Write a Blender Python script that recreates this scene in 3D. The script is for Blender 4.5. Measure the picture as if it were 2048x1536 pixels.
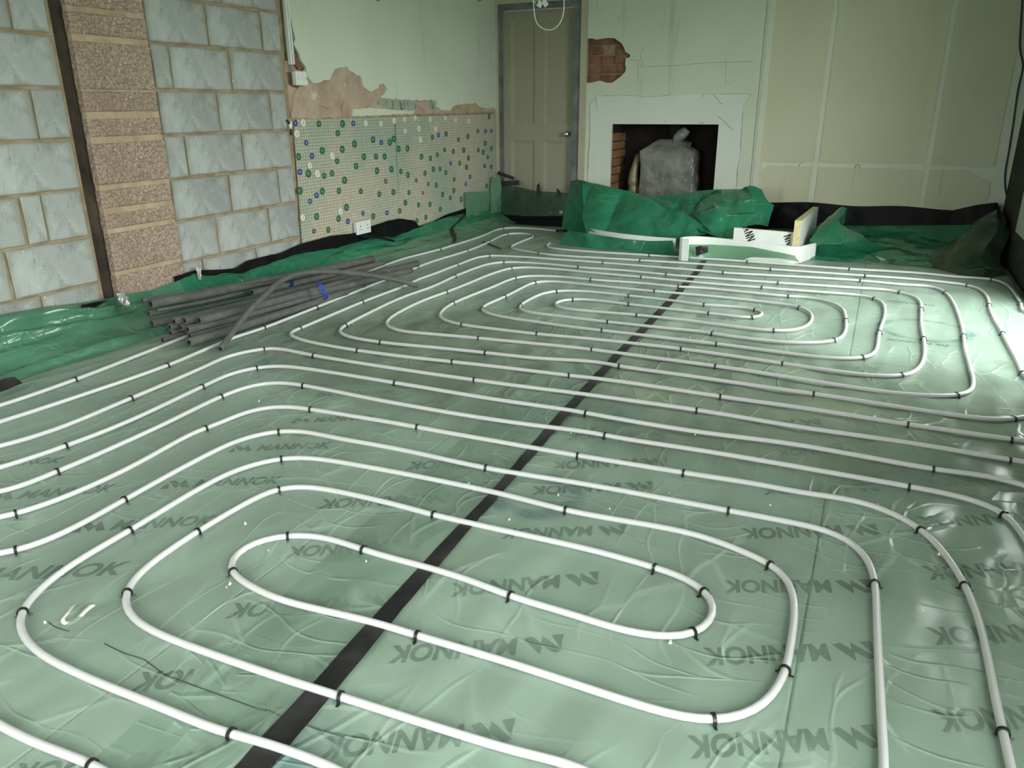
import bpy, bmesh, math, random
import numpy as np
from mathutils import Vector, Matrix, noise as mnoise
from mathutils.geometry import tessellate_polygon

random.seed(7)
for o in list(bpy.data.objects):
    bpy.data.objects.remove(o)
scene = bpy.context.scene
COL = scene.collection

# ------------------------------------------------------------------ camera
CAM_H = 1.06
F_PX = 1539.954
PITCH, ROLL, YAW = 0.346192805, -0.00628421565, -0.437549134
_fw0 = Vector((math.sin(YAW), math.cos(YAW), 0)); _r0 = Vector((math.cos(YAW), -math.sin(YAW), 0)); _u0 = Vector((0, 0, 1))
FWD = _fw0 * math.cos(PITCH) - _u0 * math.sin(PITCH)
_up = _u0 * math.cos(PITCH) + _fw0 * math.sin(PITCH)
RIGHT = _r0 * math.cos(ROLL) + _up * math.sin(ROLL)
UP = _up * math.cos(ROLL) - _r0 * math.sin(ROLL)
cam = bpy.data.cameras.new('camera')
cam.sensor_fit = 'HORIZONTAL'; cam.sensor_width = 36.0; cam.lens = F_PX / 2048 * 36.0
cam.clip_start = 0.02; cam.clip_end = 100
camo = bpy.data.objects.new('camera', cam); COL.objects.link(camo)
m = Matrix((RIGHT, UP, -FWD)).transposed().to_4x4(); m.translation = Vector((0, 0, CAM_H))
camo.matrix_world = m
scene.camera = camo

# ------------------------------------------------------------------ room numbers (metres)
XL, XR = -3.47, 0.855         # left wall face, right wall face
YB, YF = 7.10, -1.70          # back wall face, wall behind the viewer
ZC = 2.42                     # ceiling
WIN = (3.50, 4.95, 0.03, 2.30)      # glazed door in the right wall: y0, y1, z0, z1
WIN2 = (-1.3, 0.65, 0.03, 2.10)     # second, nearer the viewer
DOORS = (-2.6, -1.2, 0.9, 2.1)      # window behind the viewer: x0, x1, z0, z1

# ------------------------------------------------------------------ light
world = bpy.data.worlds.new('overcast_sky'); scene.world = world; world.use_nodes = True
bg = world.node_tree.nodes['Background']
bg.inputs[1].default_value = 16.5
_wt = world.node_tree; _tc = _wt.nodes.new('ShaderNodeTexCoord'); _sp = _wt.nodes.new('ShaderNodeSeparateXYZ'); _cr = _wt.nodes.new('ShaderNodeValToRGB')
_wt.links.new(_tc.outputs['Generated'], _sp.inputs[0]); _wt.links.new(_sp.outputs[2], _cr.inputs[0]); _wt.links.new(_cr.outputs[0], bg.inputs[0])
_cr.color_ramp.elements[0].position = 0.0; _cr.color_ramp.elements[0].color = (0.13, 0.16, 0.12, 1)      # garden ground below the horizon
_cr.color_ramp.elements[1].position = 0.06; _cr.color_ramp.elements[1].color = (0.93, 1.0, 0.95, 1)      # even overcast above it


def portal(name, loc, rot, sx, sy):
    l = bpy.data.lights.new(name, 'AREA'); l.shape = 'RECTANGLE'; l.size = sx; l.size_y = sy
    l.cycles.is_portal = True
    o = bpy.data.objects.new(name, l); COL.objects.link(o); o.location = loc; o.rotation_euler = rot
    return o


portal('garden_door_daylight', (XR + 0.30, (WIN[0] + WIN[1]) / 2, (WIN[2] + WIN[3]) / 2), (0, math.pi / 2, 0), WIN[3] - WIN[2], WIN[1] - WIN[0])
portal('terrace_door_daylight', (XR + 0.30, (WIN2[0] + WIN2[1]) / 2, (WIN2[2] + WIN2[3]) / 2), (0, math.pi / 2, 0), WIN2[3] - WIN2[2], WIN2[1] - WIN2[0])
portal('rear_window_daylight', ((DOORS[0] + DOORS[1]) / 2, YF - 0.12, (DOORS[2] + DOORS[3]) / 2), (math.pi / 2, 0, 0), DOORS[1] - DOORS[0], DOORS[3] - DOORS[2])

vs = scene.view_settings
vs.view_transform = 'Standard'; vs.look = 'None'; vs.exposure = 0.0; vs.gamma = 1.0
vs.use_curve_mapping = False
try:
    scene.cycles.max_bounces = 6; scene.cycles.transparent_max_bounces = 10; scene.cycles.diffuse_bounces = 4; scene.cycles.glossy_bounces = 2; scene.cycles.adaptive_threshold = 0.08; scene.cycles.adaptive_min_samples = 20
    scene.cycles.caustics_reflective = False; scene.cycles.caustics_refractive = False
except Exception:
    pass


# ------------------------------------------------------------------ pixel -> place
def ray(px, py):
    return RIGHT * (px - 1024) - UP * (py - 768) + FWD * F_PX


def on_z(px, py, z=0.0):
    d = ray(px, py); t = (z - CAM_H) / d.z
    return Vector((d.x * t, d.y * t, z))


def on_y(px, py, y=YB):
    d = ray(px, py); t = y / d.y
    return Vector((d.x * t, y, CAM_H + d.z * t))


def on_x(px, py, x=XL):
    d = ray(px, py); t = x / d.x
    return Vector((x, d.y * t, CAM_H + d.z * t))


# ------------------------------------------------------------------ materials
def _nodes(name):
    mt = bpy.data.materials.new(name); mt.use_nodes = True
    nt = mt.node_tree; bs = nt.nodes['Principled BSDF']
    return mt, nt, bs


def N(nt, typ, **kw):
    n = nt.nodes.new(typ)
    for k, v in kw.items():
        if k.startswith('i_'):
            key = k[2:]
            key = int(key) if key.isdigit() else key.replace('_', ' ')
            n.inputs[key].default_value = v
        else:
            setattr(n, k, v)
    return n


def coords(nt, scale=(1, 1, 1), kind='Object', rot=(0, 0, 0)):
    tc = N(nt, 'ShaderNodeTexCoord'); mp = N(nt, 'ShaderNodeMapping')
    mp.inputs['Scale'].default_value = scale; mp.inputs['Rotation'].default_value = rot
    nt.links.new(tc.outputs[kind], mp.inputs['Vector'])
    return mp.outputs['Vector']


def noise_tex(nt, vec, scale, detail=4, rough=0.55, typ='FBM', dist=0.0):
    n = N(nt, 'ShaderNodeTexNoise'); n.noise_type = typ
    n.inputs['Scale'].default_value = scale; n.inputs['Detail'].default_value = detail
    n.inputs['Roughness'].default_value = rough; n.inputs['Distortion'].default_value = dist
    nt.links.new(vec, n.inputs['Vector'])
    return n.outputs[0]


def ramp(nt, fac, stops):
    r = N(nt, 'ShaderNodeValToRGB'); e = r.color_ramp.elements
    while len(e) < len(stops): e.new(0.5)
    for el, (p, c) in zip(e, stops):
        el.position = p; el.color = (c, c, c, 1) if isinstance(c, (int, float)) else (*c, 1)
    nt.links.new(fac, r.inputs[0])
    return r.outputs[0]


def mix(nt, fac, a, b, blend='MIX'):
    n = N(nt, 'ShaderNodeMix', data_type='RGBA', blend_type=blend)
    for s, v in ((n.inputs[0], fac), (n.inputs[6], a), (n.inputs[7], b)):
        if hasattr(v, 'is_linked') or hasattr(v, 'links'): nt.links.new(v, s)
        elif isinstance(v, (int, float)): s.default_value = v
        else: s.default_value = (*v, 1)
    return n.outputs[2]


def bump(nt, bs, height, strength, dist, prev=None):
    b = N(nt, 'ShaderNodeBump'); b.inputs['Strength'].default_value = strength; b.inputs['Distance'].default_value = dist
    nt.links.new(height, b.inputs['Height'])
    if prev is not None: nt.links.new(prev, b.inputs['Normal'])
    if bs is not None: nt.links.new(b.outputs[0], bs.inputs['Normal'])
    return b.outputs[0]


MATS = {}


def simple(name, col, rough=0.6, col2=None, scale=8.0, bump_s=0.0, bump_scale=60.0, metal=0.0, spec=0.5, mapscale=(1, 1, 1), contrast=(0.35, 0.65), dist=0.004):
    mt, nt, bs = _nodes(name)
    bs.inputs['Roughness'].default_value = rough; bs.inputs['Metallic'].default_value = metal
    bs.inputs['Specular IOR Level'].default_value = spec
    v = coords(nt, mapscale)
    if col2 is not None:
        f = ramp(nt, noise_tex(nt, v, scale), [(contrast[0], 0.0), (contrast[1], 1.0)])
        nt.links.new(mix(nt, f, col, col2), bs.inputs['Base Color'])
    else:
        bs.inputs['Base Color'].default_value = (*col, 1)
    if bump_s: bump(nt, bs, noise_tex(nt, v, bump_scale), bump_s, dist)
    MATS[name] = mt
    return mt


def m_block():
    mt, nt, bs = _nodes('concrete_block'); v = coords(nt)
    oi = N(nt, 'ShaderNodeObjectInfo')
    tint = mix(nt, oi.outputs['Random'], (0.31, 0.32, 0.315), (0.41, 0.42, 0.41))
    c = mix(nt, ramp(nt, noise_tex(nt, v, 2.6, 5, 0.6), [(0.42, 0.0), (0.72, 1.0)]), tint, (0.51, 0.53, 0.515))
    c = mix(nt, ramp(nt, noise_tex(nt, coords(nt, (1, 1.6, 0.9)), 5.0, 6, 0.7), [(0.50, 0.0), (0.74, 0.75)]), c, (0.17, 0.172, 0.16))
    c = mix(nt, ramp(nt, noise_tex(nt, coords(nt, (1, 9.0, 2.2)), 4.0, 5, 0.7), [(0.60, 0.0), (0.70, 0.6)]), c, (0.13, 0.13, 0.115))
    g = N(nt, 'ShaderNodeTexCoord'); sep = N(nt, 'ShaderNodeSeparateXYZ'); nt.links.new(g.outputs['Generated'], sep.inputs[0])
    es = []
    for k in (1, 2):
        a = N(nt, 'ShaderNodeMath', operation='SUBTRACT'); nt.links.new(sep.outputs[k], a.inputs[0]); a.inputs[1].default_value = 0.5
        b = N(nt, 'ShaderNodeMath', operation='ABSOLUTE'); nt.links.new(a.outputs[0], b.inputs[0]); es.append(b.outputs[0])
    mx = N(nt, 'ShaderNodeMath', operation='MAXIMUM'); nt.links.new(es[0], mx.inputs[0]); nt.links.new(es[1], mx.inputs[1])
    ad = N(nt, 'ShaderNodeMath', operation='MULTIPLY_ADD'); nt.links.new(noise_tex(nt, v, 7.0, 4), ad.inputs[0]); ad.inputs[1].default_value = 0.35; nt.links.new(mx.outputs[0], ad.inputs[2])
    edge = ramp(nt, ad.outputs[0], [(0.585, 0.0), (0.72, 0.85)])
    c = mix(nt, edge, c, (0.27, 0.24, 0.165))
    sp = ramp(nt, noise_tex(nt, v, 48.0, 1), [(0.745, 0.0), (0.78, 0.8)])
    c = mix(nt, sp, c, (0.75, 0.76, 0.72))
    nt.links.new(c, bs.inputs['Base Color']); bs.inputs['Roughness'].default_value = 0.85
    bump(nt, bs, noise_tex(nt, v, 90, 3), 0.35, 0.004)
    MATS['block'] = mt


def m_aggregate():
    mt, nt, bs = _nodes('aggregate_block'); v = coords(nt)
    oi = N(nt, 'ShaderNodeObjectInfo')
    c = mix(nt, oi.outputs['Random'], (0.44, 0.325, 0.255), (0.52, 0.395, 0.315))
    vor = N(nt, 'ShaderNodeTexVoronoi'); vor.inputs['Scale'].default_value = 110; nt.links.new(v, vor.inputs['Vector'])
    f = ramp(nt, vor.outputs['Color'], [(0.25, 0.0), (0.85, 1.0)])
    c = mix(nt, f, (0.27, 0.19, 0.145), c)
    w = ramp(nt, noise_tex(nt, v, 70, 2), [(0.62, 0.0), (0.68, 1.0)])
    c = mix(nt, w, c, (0.66, 0.55, 0.46))
    c = mix(nt, ramp(nt, noise_tex(nt, v, 3.0, 4), [(0.5, 0.0), (0.8, 0.6)]), c, (0.25, 0.17, 0.12))
    nt.links.new(c, bs.inputs['Base Color']); bs.inputs['Roughness'].default_value = 0.95
    h = mix(nt, 0.5, vor.outputs['Distance'], noise_tex(nt, v, 130, 4))
    bump(nt, bs, h, 0.8, 0.008)
    MATS['aggregate'] = mt


def m_sheet(name, tint, base, opac, rough=0.22, crease=1.0, white=0.4, dims='3D'):
    mt = bpy.data.materials.new(name); mt.use_nodes = True; nt = mt.node_tree
    bs = nt.nodes['Principled BSDF']; out = nt.nodes['Material Output']
    v = coords(nt)
    bs.inputs['Base Color'].default_value = (*base, 1)
    c = None
    bs.inputs['Roughness'].default_value = rough; bs.inputs['Specular IOR Level'].default_value = 0.5
    tr = N(nt, 'ShaderNodeBsdfTransparent'); tr.inputs[0].default_value = (*tint, 1)
    ms = N(nt, 'ShaderNodeMixShader'); ms.inputs[0].default_value = opac
    if opac < 0.99: nt.links.new(tr.outputs[0], ms.inputs[1]); nt.links.new(bs.outputs[0], ms.inputs[2]); nt.links.new(ms.outputs[0], out.inputs[0])
    # creases: long soft waves, then thin sharp folds along two directions, present only in places
    nz = N(nt, 'ShaderNodeTexNoise', noise_dimensions=dims); nz.inputs['Scale'].default_value = 2.6; nz.inputs['Detail'].default_value = 1; nt.links.new(v, nz.inputs['Vector'])
    sepn = N(nt, 'ShaderNodeSeparateXYZ'); nt.links.new(nz.outputs['Color'], sepn.inputs[0])
    va = N(nt, 'ShaderNodeVectorMath', operation='MULTIPLY_ADD'); nt.links.new(nz.outputs['Color'], va.inputs[0]); va.inputs[1].default_value = (0.22, 0.22, 0.22); nt.links.new(v, va.inputs[2])

    def folds(scl, sc, ang, chan, lo_, hi_, width):
        mp = N(nt, 'ShaderNodeMapping'); mp.inputs['Scale'].default_value = scl; mp.inputs['Rotation'].default_value = (0, 0, math.radians(ang)); nt.links.new(va.outputs[0], mp.inputs['Vector'])
        vo = N(nt, 'ShaderNodeTexVoronoi', voronoi_dimensions=dims); vo.feature = 'DISTANCE_TO_EDGE'; vo.inputs['Scale'].default_value = sc; nt.links.new(mp.outputs[0], vo.inputs['Vector'])
        line = N(nt, 'ShaderNodeMapRange'); line.inputs['From Min'].default_value = 0.0; line.inputs['From Max'].default_value = width; line.inputs['To Min'].default_value = 1.0; line.inputs['To Max'].default_value = 0.0; nt.links.new(vo.outputs['Distance'], line.inputs['Value'])
        where = N(nt, 'ShaderNodeMapRange'); where.inputs['From Min'].default_value = lo_; where.inputs['From Max'].default_value = hi_; nt.links.new(chan, where.inputs['Value'])
        mu = N(nt, 'ShaderNodeMath', operation='MULTIPLY'); nt.links.new(line.outputs[0], mu.inputs[0]); nt.links.new(where.outputs[0], mu.inputs[1])
        return mu.outputs[0]
    f1 = folds((1.0, 0.24, 1.0), 10.0, -22, sepn.outputs[0], 0.44, 0.60, 0.07)
    f2 = folds((0.40, 1.5, 1.0), 8.0, 8, sepn.outputs[1], 0.47, 0.62, 0.06)
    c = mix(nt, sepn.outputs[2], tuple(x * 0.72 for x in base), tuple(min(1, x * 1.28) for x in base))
    pale = tuple(min(1, x * 1.35 + 0.10) for x in base)  # stress whitening, with crease highlights painted into the base colour
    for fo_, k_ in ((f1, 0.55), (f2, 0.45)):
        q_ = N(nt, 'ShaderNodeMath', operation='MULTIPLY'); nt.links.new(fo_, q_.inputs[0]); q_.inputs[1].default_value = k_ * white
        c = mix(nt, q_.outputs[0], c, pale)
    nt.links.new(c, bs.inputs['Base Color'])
    sn = N(nt, 'ShaderNodeTexNoise', noise_dimensions=dims); sn.inputs['Scale'].default_value = 6.0; sn.inputs['Detail'].default_value = 1; nt.links.new(coords(nt, (1.0, 0.5, 1.0), rot=(0, 0, math.radians(20))), sn.inputs['Vector']); soft = sn.outputs[0]
    h = None
    for src_, amp_ in ((soft, 0.036), (f1, 0.0032), (f2, 0.0032)):
        q_ = N(nt, 'ShaderNodeMath', operation='MULTIPLY_ADD'); nt.links.new(src_, q_.inputs[0]); q_.inputs[1].default_value = amp_ * crease
        if h is None: q_.inputs[2].default_value = 0.0
        else: nt.links.new(h, q_.inputs[2])
        h = q_.outputs[0]
    bump(nt, bs, h, 1.0, 1.0)
    MATS[name] = mt
    return mt


def m_dimple():
    mt, nt, bs = _nodes('mesh_membrane'); v = coords(nt)
    sep = N(nt, 'ShaderNodeSeparateXYZ'); nt.links.new(v, sep.inputs[0])
    ss = []
    for k, p in ((1, 0.026), (2, 0.021)):
        a = N(nt, 'ShaderNodeMath', operation='MULTIPLY'); a.inputs[1].default_value = math.pi / p; nt.links.new(sep.outputs[k], a.inputs[0])
        b = N(nt, 'ShaderNodeMath', operation='SINE'); nt.links.new(a.outputs[0], b.inputs[0]); b2 = N(nt, 'ShaderNodeMath', operation='ABSOLUTE'); nt.links.new(b.outputs[0], b2.inputs[0]); ss.append(b2.outputs[0])
    mu = N(nt, 'ShaderNodeMath', operation='MULTIPLY'); nt.links.new(ss[0], mu.inputs[0]); nt.links.new(ss[1], mu.inputs[1])
    wob = N(nt, 'ShaderNodeMath', operation='ADD'); nt.links.new(mu.outputs[0], wob.inputs[0])
    nt.links.new(noise_tex(nt, v, 30, 3), wob.inputs[1])
    d = ramp(nt, wob.outputs[0], [(0.62, 0.0), (1.0, 1.0)])
    base = mix(nt, ramp(nt, noise_tex(nt, v, 1.6, 3), [(0.40, 0.0), (0.62, 1.0)]), (0.60, 0.53, 0.42), (0.42, 0.47, 0.38))
    c = mix(nt, d, mix(nt, 0.5, base, (0.22, 0.22, 0.17)), base)
    nt.links.new(c, bs.inputs['Base Color']); bs.inputs['Roughness'].default_value = 0.42
    bump(nt, bs, d, 0.6, 0.004)
    MATS['dimple'] = mt


def m_paint(name, a, b, stain):
    mt, nt, bs = _nodes(name); v = coords(nt)
    c = mix(nt, ramp(nt, noise_tex(nt, v, 1.3, 2), [(0.3, 0.0), (0.7, 1.0)]), a, b)
    st = ramp(nt, noise_tex(nt, coords(nt, (5.0, 5.0, 0.7)), 1.4, 3), [(0.60, 0.0), (0.82, 0.55)])
    c = mix(nt, st, c, stain)
    nt.links.new(c, bs.inputs['Base Color']); bs.inputs['Roughness'].default_value = 0.7
    MATS[name] = mt


def m_plaster():
    mt, nt, bs = _nodes('bare_plaster'); v = coords(nt)
    c = mix(nt, ramp(nt, noise_tex(nt, v, 5, 6, 0.65), [(0.35, 0.0), (0.68, 1.0)]), (0.40, 0.285, 0.215), (0.60, 0.46, 0.36))
    c = mix(nt, ramp(nt, noise_tex(nt, v, 9, 4), [(0.62, 0.0), (0.68, 0.8)]), c, (0.70, 0.63, 0.50))
    nt.links.new(c, bs.inputs['Base Color']); bs.inputs['Roughness'].default_value = 0.9
    bump(nt, bs, noise_tex(nt, v, 22, 6), 0.5, 0.012)
    MATS['plaster'] = mt


def m_wrap():
    mt, nt, bs = _nodes('bubble_wrap'); v = coords(nt)
    c = mix(nt, ramp(nt, noise_tex(nt, v, 6, 4), [(0.35, 0.0), (0.7, 1.0)]), (0.12, 0.125, 0.115), (0.33, 0.32, 0.29))
    nt.links.new(c, bs.inputs['Base Color']); bs.inputs['Roughness'].default_value = 0.14
    vor = N(nt, 'ShaderNodeTexVoronoi'); vor.inputs['Scale'].default_value = 90; vor.inputs['Randomness'].default_value = 0.2; nt.links.new(v, vor.inputs['Vector'])
    b1 = bump(nt, None, vor.outputs['Distance'], 0.6, 0.004)
    bump(nt, bs, noise_tex(nt, v, 14, 4, 0.6, 'RIDGED_MULTIFRACTAL'), 0.7, 0.02, b1)
    MATS['wrap'] = mt


def m_pipe():
    mt, nt, bs = _nodes('white_plastic_pipe'); v = coords(nt)
    c = mix(nt, ramp(nt, noise_tex(nt, v, 3.0, 4), [(0.68, 0.0), (0.78, 0.5)]), (0.62, 0.605, 0.62), (0.52, 0.42, 0.37))
    nt.links.new(c, bs.inputs['Base Color']); bs.inputs['Roughness'].default_value = 0.32
    MATS['pipe'] = mt


def m_spray(name, r, wdt, col):
    mt = bpy.data.materials.new(name); mt.use_nodes = True; nt = mt.node_tree
    bs = nt.nodes['Principled BSDF']; out = nt.nodes['Material Output']
    bs.inputs['Base Color'].default_value = (*col, 1); bs.inputs['Roughness'].default_value = 0.6
    v = coords(nt)
    ln = N(nt, 'ShaderNodeVectorMath', operation='LENGTH'); nt.links.new(v, ln.inputs[0])
    s = N(nt, 'ShaderNodeMath', operation='SUBTRACT'); nt.links.new(ln.outputs['Value'], s.inputs[0]); s.inputs[1].default_value = r
    ab = N(nt, 'ShaderNodeMath', operation='ABSOLUTE'); nt.links.new(s.outputs[0], ab.inputs[0])
    dv = N(nt, 'ShaderNodeMath', operation='DIVIDE'); nt.links.new(ab.outputs[0], dv.inputs[0]); dv.inputs[1].default_value = wdt
    band = ramp(nt, dv.outputs[0], [(0.25, 0.85), (1.0, 0.0)])
    nz = ramp(nt, noise_tex(nt, v, 9.0, 3), [(0.36, 0.1), (0.58, 1.0)])
    mu = N(nt, 'ShaderNodeMath', operation='MULTIPLY'); nt.links.new(band, mu.inputs[0]); nt.links.new(nz, mu.inputs[1])
    tr = N(nt, 'ShaderNodeBsdfTransparent'); ms = N(nt, 'ShaderNodeMixShader')
    nt.links.new(mu.outputs[0], ms.inputs[0]); nt.links.new(tr.outputs[0], ms.inputs[1]); nt.links.new(bs.outputs[0], ms.inputs[2]); nt.links.new(ms.outputs[0], out.inputs[0])
    MATS[name] = mt
    return mt


def m_olive_shade():  # olive board tones, with the shade across the mid floor painted in
    mt = bpy.data.materials.new('olive_shade_band'); mt.use_nodes = True; nt = mt.node_tree
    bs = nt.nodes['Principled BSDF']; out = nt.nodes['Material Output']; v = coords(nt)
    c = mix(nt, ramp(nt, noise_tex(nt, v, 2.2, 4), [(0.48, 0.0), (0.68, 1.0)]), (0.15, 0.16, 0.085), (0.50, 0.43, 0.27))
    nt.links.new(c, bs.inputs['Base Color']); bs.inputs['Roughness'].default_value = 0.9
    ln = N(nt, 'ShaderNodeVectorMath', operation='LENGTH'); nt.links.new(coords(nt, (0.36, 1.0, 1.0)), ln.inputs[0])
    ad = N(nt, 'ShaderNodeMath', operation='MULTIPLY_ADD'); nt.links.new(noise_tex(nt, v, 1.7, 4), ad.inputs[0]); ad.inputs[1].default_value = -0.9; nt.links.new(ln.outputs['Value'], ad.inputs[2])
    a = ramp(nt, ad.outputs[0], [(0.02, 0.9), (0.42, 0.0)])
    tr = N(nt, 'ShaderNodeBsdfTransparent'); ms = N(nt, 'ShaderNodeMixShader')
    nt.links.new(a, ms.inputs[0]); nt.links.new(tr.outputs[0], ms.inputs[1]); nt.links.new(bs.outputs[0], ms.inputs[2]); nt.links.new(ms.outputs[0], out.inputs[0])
    MATS['olive_shade_band'] = mt


m_olive_shade()
m_block(); m_aggregate(); m_dimple(); m_plaster(); m_wrap(); m_pipe()
m_paint('paint', (0.63, 0.67, 0.55), (0.69, 0.73, 0.61), (0.42, 0.40, 0.28))
m_paint('cream_board', (0.60, 0.58, 0.42), (0.66, 0.64, 0.48), (0.52, 0.46, 0.30))
m_paint('white_board', (0.70, 0.73, 0.67), (0.76, 0.79, 0.73), (0.64, 0.66, 0.58))
m_paint('filler', (0.66, 0.68, 0.56), (0.70, 0.72, 0.60), (0.60, 0.60, 0.46))
m_paint('door_paint', (0.33, 0.30, 0.23), (0.36, 0.33, 0.255), (0.31, 0.28, 0.21))
simple('frame_paint', (0.46, 0.43, 0.31), 0.6, (0.52, 0.49, 0.36), 4, 0.15)
simple('grey_tape', (0.10, 0.115, 0.12), 0.35, (0.20, 0.22, 0.23), 6)
simple('mortar', (0.27, 0.19, 0.115), 0.95, (0.42, 0.33, 0.22), 11, 0.8, 60)
simple('brown_mortar', (0.24, 0.16, 0.10), 0.95, (0.38, 0.28, 0.19), 14, 0.8, 60)
simple('pale_mortar', (0.40, 0.295, 0.20), 0.95, (0.52, 0.41, 0.29), 9, 0.9, 70)
simple('slot_shade', (0.022, 0.017, 0.013), 0.95, (0.07, 0.048, 0.032), 7, 0.6, 60)
simple('dark_cavity', (0.045, 0.035, 0.028), 0.95, (0.09, 0.065, 0.045), 9, 0.6, 60)
simple('red_brick', (0.16, 0.065, 0.04), 0.95, (0.30, 0.15, 0.085), 9, 0.9, 70)
simple('hearth_brick', (0.26, 0.115, 0.055), 0.95, (0.40, 0.21, 0.10), 9, 0.9, 60)
simple('sooty', (0.010, 0.008, 0.007), 0.95, (0.022, 0.014, 0.011), 5, 0.6, 40)
simple('foil_board', (0.60, 0.64, 0.60), 0.45)
simple('bare_board', (0.225, 0.235, 0.14), 0.85, (0.50, 0.48, 0.34), 1.5, 0.4, 30, contrast=(0.36, 0.72))
simple('print_ink', (0.03, 0.05, 0.047), 0.6)
simple('silver_foil', (0.55, 0.56, 0.55), 0.3, (0.75, 0.76, 0.75), 30, 0.5, 60, metal=0.6)
simple('black_ink', (0.012, 0.012, 0.014), 0.5)
simple('black_plastic', (0.004, 0.004, 0.0045), 0.5, (0.009, 0.009, 0.0095), 7, 0.6, 18, spec=0.15)
simple('black_tape', (0.011, 0.010, 0.011), 0.55, (0.04, 0.036, 0.038), 9, 0.5, 40, contrast=(0.45, 0.75))
simple('clip_plastic', (0.012, 0.013, 0.013), 0.4)
simple('foam_grey', (0.082, 0.084, 0.079), 0.85, (0.118, 0.121, 0.114), 20, 0.15, 200)
simple('foam_dark', (0.02, 0.02, 0.02), 0.95)
simple('blue_tie', (0.03, 0.06, 0.40), 0.4)
simple('plug_green', (0.022, 0.15, 0.055), 0.4)
simple('plug_blue', (0.035, 0.06, 0.30), 0.4)
simple('plug_white', (0.70, 0.68, 0.58), 0.5)
simple('plug_brown', (0.16, 0.10, 0.08), 0.5)
simple('white_plastic', (0.78, 0.79, 0.78), 0.35)
simple('chrome', (0.85, 0.85, 0.82), 0.12, metal=1.0)
simple('foam_white', (0.80, 0.82, 0.78), 0.7, (0.86, 0.88, 0.84), 10)
simple('white_foil', (0.72, 0.74, 0.72), 0.45, (0.80, 0.82, 0.80), 10, 0.5, 40)
simple('pir_edge', (0.62, 0.52, 0.28), 0.9, (0.72, 0.64, 0.40), 30)
simple('ceiling_paint', (0.58, 0.58, 0.55), 0.9)
simple('plain_wall', (0.50, 0.52, 0.47), 0.9)
simple('dark_wall', (0.045, 0.05, 0.045), 0.95, (0.075, 0.078, 0.07), 4, 0.4, spec=0.1)
simple('old_paint', (0.36, 0.42, 0.34), 0.8, (0.10, 0.12, 0.09), 7, 0.3, mapscale=(1, 3.0, 1.3), contrast=(0.48, 0.68))
simple('white_skim', (0.66, 0.65, 0.55), 0.85, (0.72, 0.70, 0.60), 9, 0.4)
simple('pencil', (0.24, 0.25, 0.20), 0.9)
simple('scrap', (0.66, 0.62, 0.52), 0.6, (0.75, 0.73, 0.66), 40)
simple('lagging_wrap', (0.30, 0.26, 0.15), 0.3, (0.20, 0.17, 0.10), 12, 0.5, 40)
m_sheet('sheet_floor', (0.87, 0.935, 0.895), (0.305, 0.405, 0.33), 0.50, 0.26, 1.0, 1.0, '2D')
m_sheet('sheet_loose', (0.16, 0.45, 0.30), (0.026, 0.175, 0.096), 1.0, 0.17, 0.42)
m_sheet('sheet_dim', (0.34, 0.48, 0.34), (0.045, 0.085, 0.055), 0.72, 0.2, 0.4)  # darker copy of the green sheet; the right corner's shade is in its colour
m_sheet('sheet_fold', (0.30, 0.58, 0.42), (0.075, 0.200, 0.125), 1.0, 0.17, 0.5)
m_sheet('sheet_thin', (0.60, 0.82, 0.68), (0.17, 0.34, 0.22), 0.72, 0.25, 0.5)


# ------------------------------------------------------------------ building helpers
def tag(o, label=None, cat=None, group=None, kind=None):
    if label: o['label'] = label
    if cat: o['category'] = cat
    if group: o['group'] = group
    if kind: o['kind'] = kind
    return o


def empty(name, loc=(0, 0, 0), **kw):
    o = bpy.data.objects.new(name, None); COL.objects.link(o); o.location = loc
    o.empty_display_size = 0.05
    return tag(o, **kw)


def world_loc(o):
    v = Vector((0, 0, 0))
    while o is not None:
        v += o.location; o = o.parent
    return v


def build(name, verts, faces, mat, parent=None, smooth=False, origin=None, mats=None, fmat=None, **kw):
    """A mesh object from points in world metres."""
    off = world_loc(parent) if parent is not None else Vector((0, 0, 0))
    loc = Vector(origin) - off if origin is not None else Vector((0, 0, 0))
    sub = off + loc
    me = bpy.data.meshes.new(name)
    me.from_pydata([tuple(Vector(v) - sub) for v in verts], [], [tuple(f) for f in faces])
    for mm in (mats or [mat]): me.materials.append(MATS[mm])
    if fmat:
        for p, k in zip(me.polygons, fmat): p.material_index = k
    if smooth:
        for p in me.polygons: p.use_smooth = True
    bm = bmesh.new(); bm.from_mesh(me); bmesh.ops.recalc_face_normals(bm, faces=bm.faces); bm.to_mesh(me); bm.free()
    o = bpy.data.objects.new(name, me); COL.objects.link(o)
    o.location = loc
    if parent is not None: o.parent = parent
    return tag(o, **kw)


class MB:
    """Collects shapes in world metres."""
    def __init__(s): s.v = []; s.f = []

    def add(s, v, f):
        n = len(s.v); s.v += [Vector(a) for a in v]; s.f += [tuple(i + n for i in q) for q in f]; return s

    def box(s, a, b):
        x0, y0, z0 = a; x1, y1, z1 = b
        v = [(x0, y0, z0), (x1, y0, z0), (x1, y1, z0), (x0, y1, z0), (x0, y0, z1), (x1, y0, z1), (x1, y1, z1), (x0, y1, z1)]
        return s.add(v, [(0, 3, 2, 1), (4, 5, 6, 7), (0, 1, 5, 4), (1, 2, 6, 5), (2, 3, 7, 6), (3, 0, 4, 7)])

    def tube(s, pts, r, n=10, cap=True):
        v, f = tube_mesh(pts, r, n, cap); return s.add(v, f)

    def build(s, name, mat, parent=None, **kw):
        return build(name, s.v, s.f, mat, parent, **kw)


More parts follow.
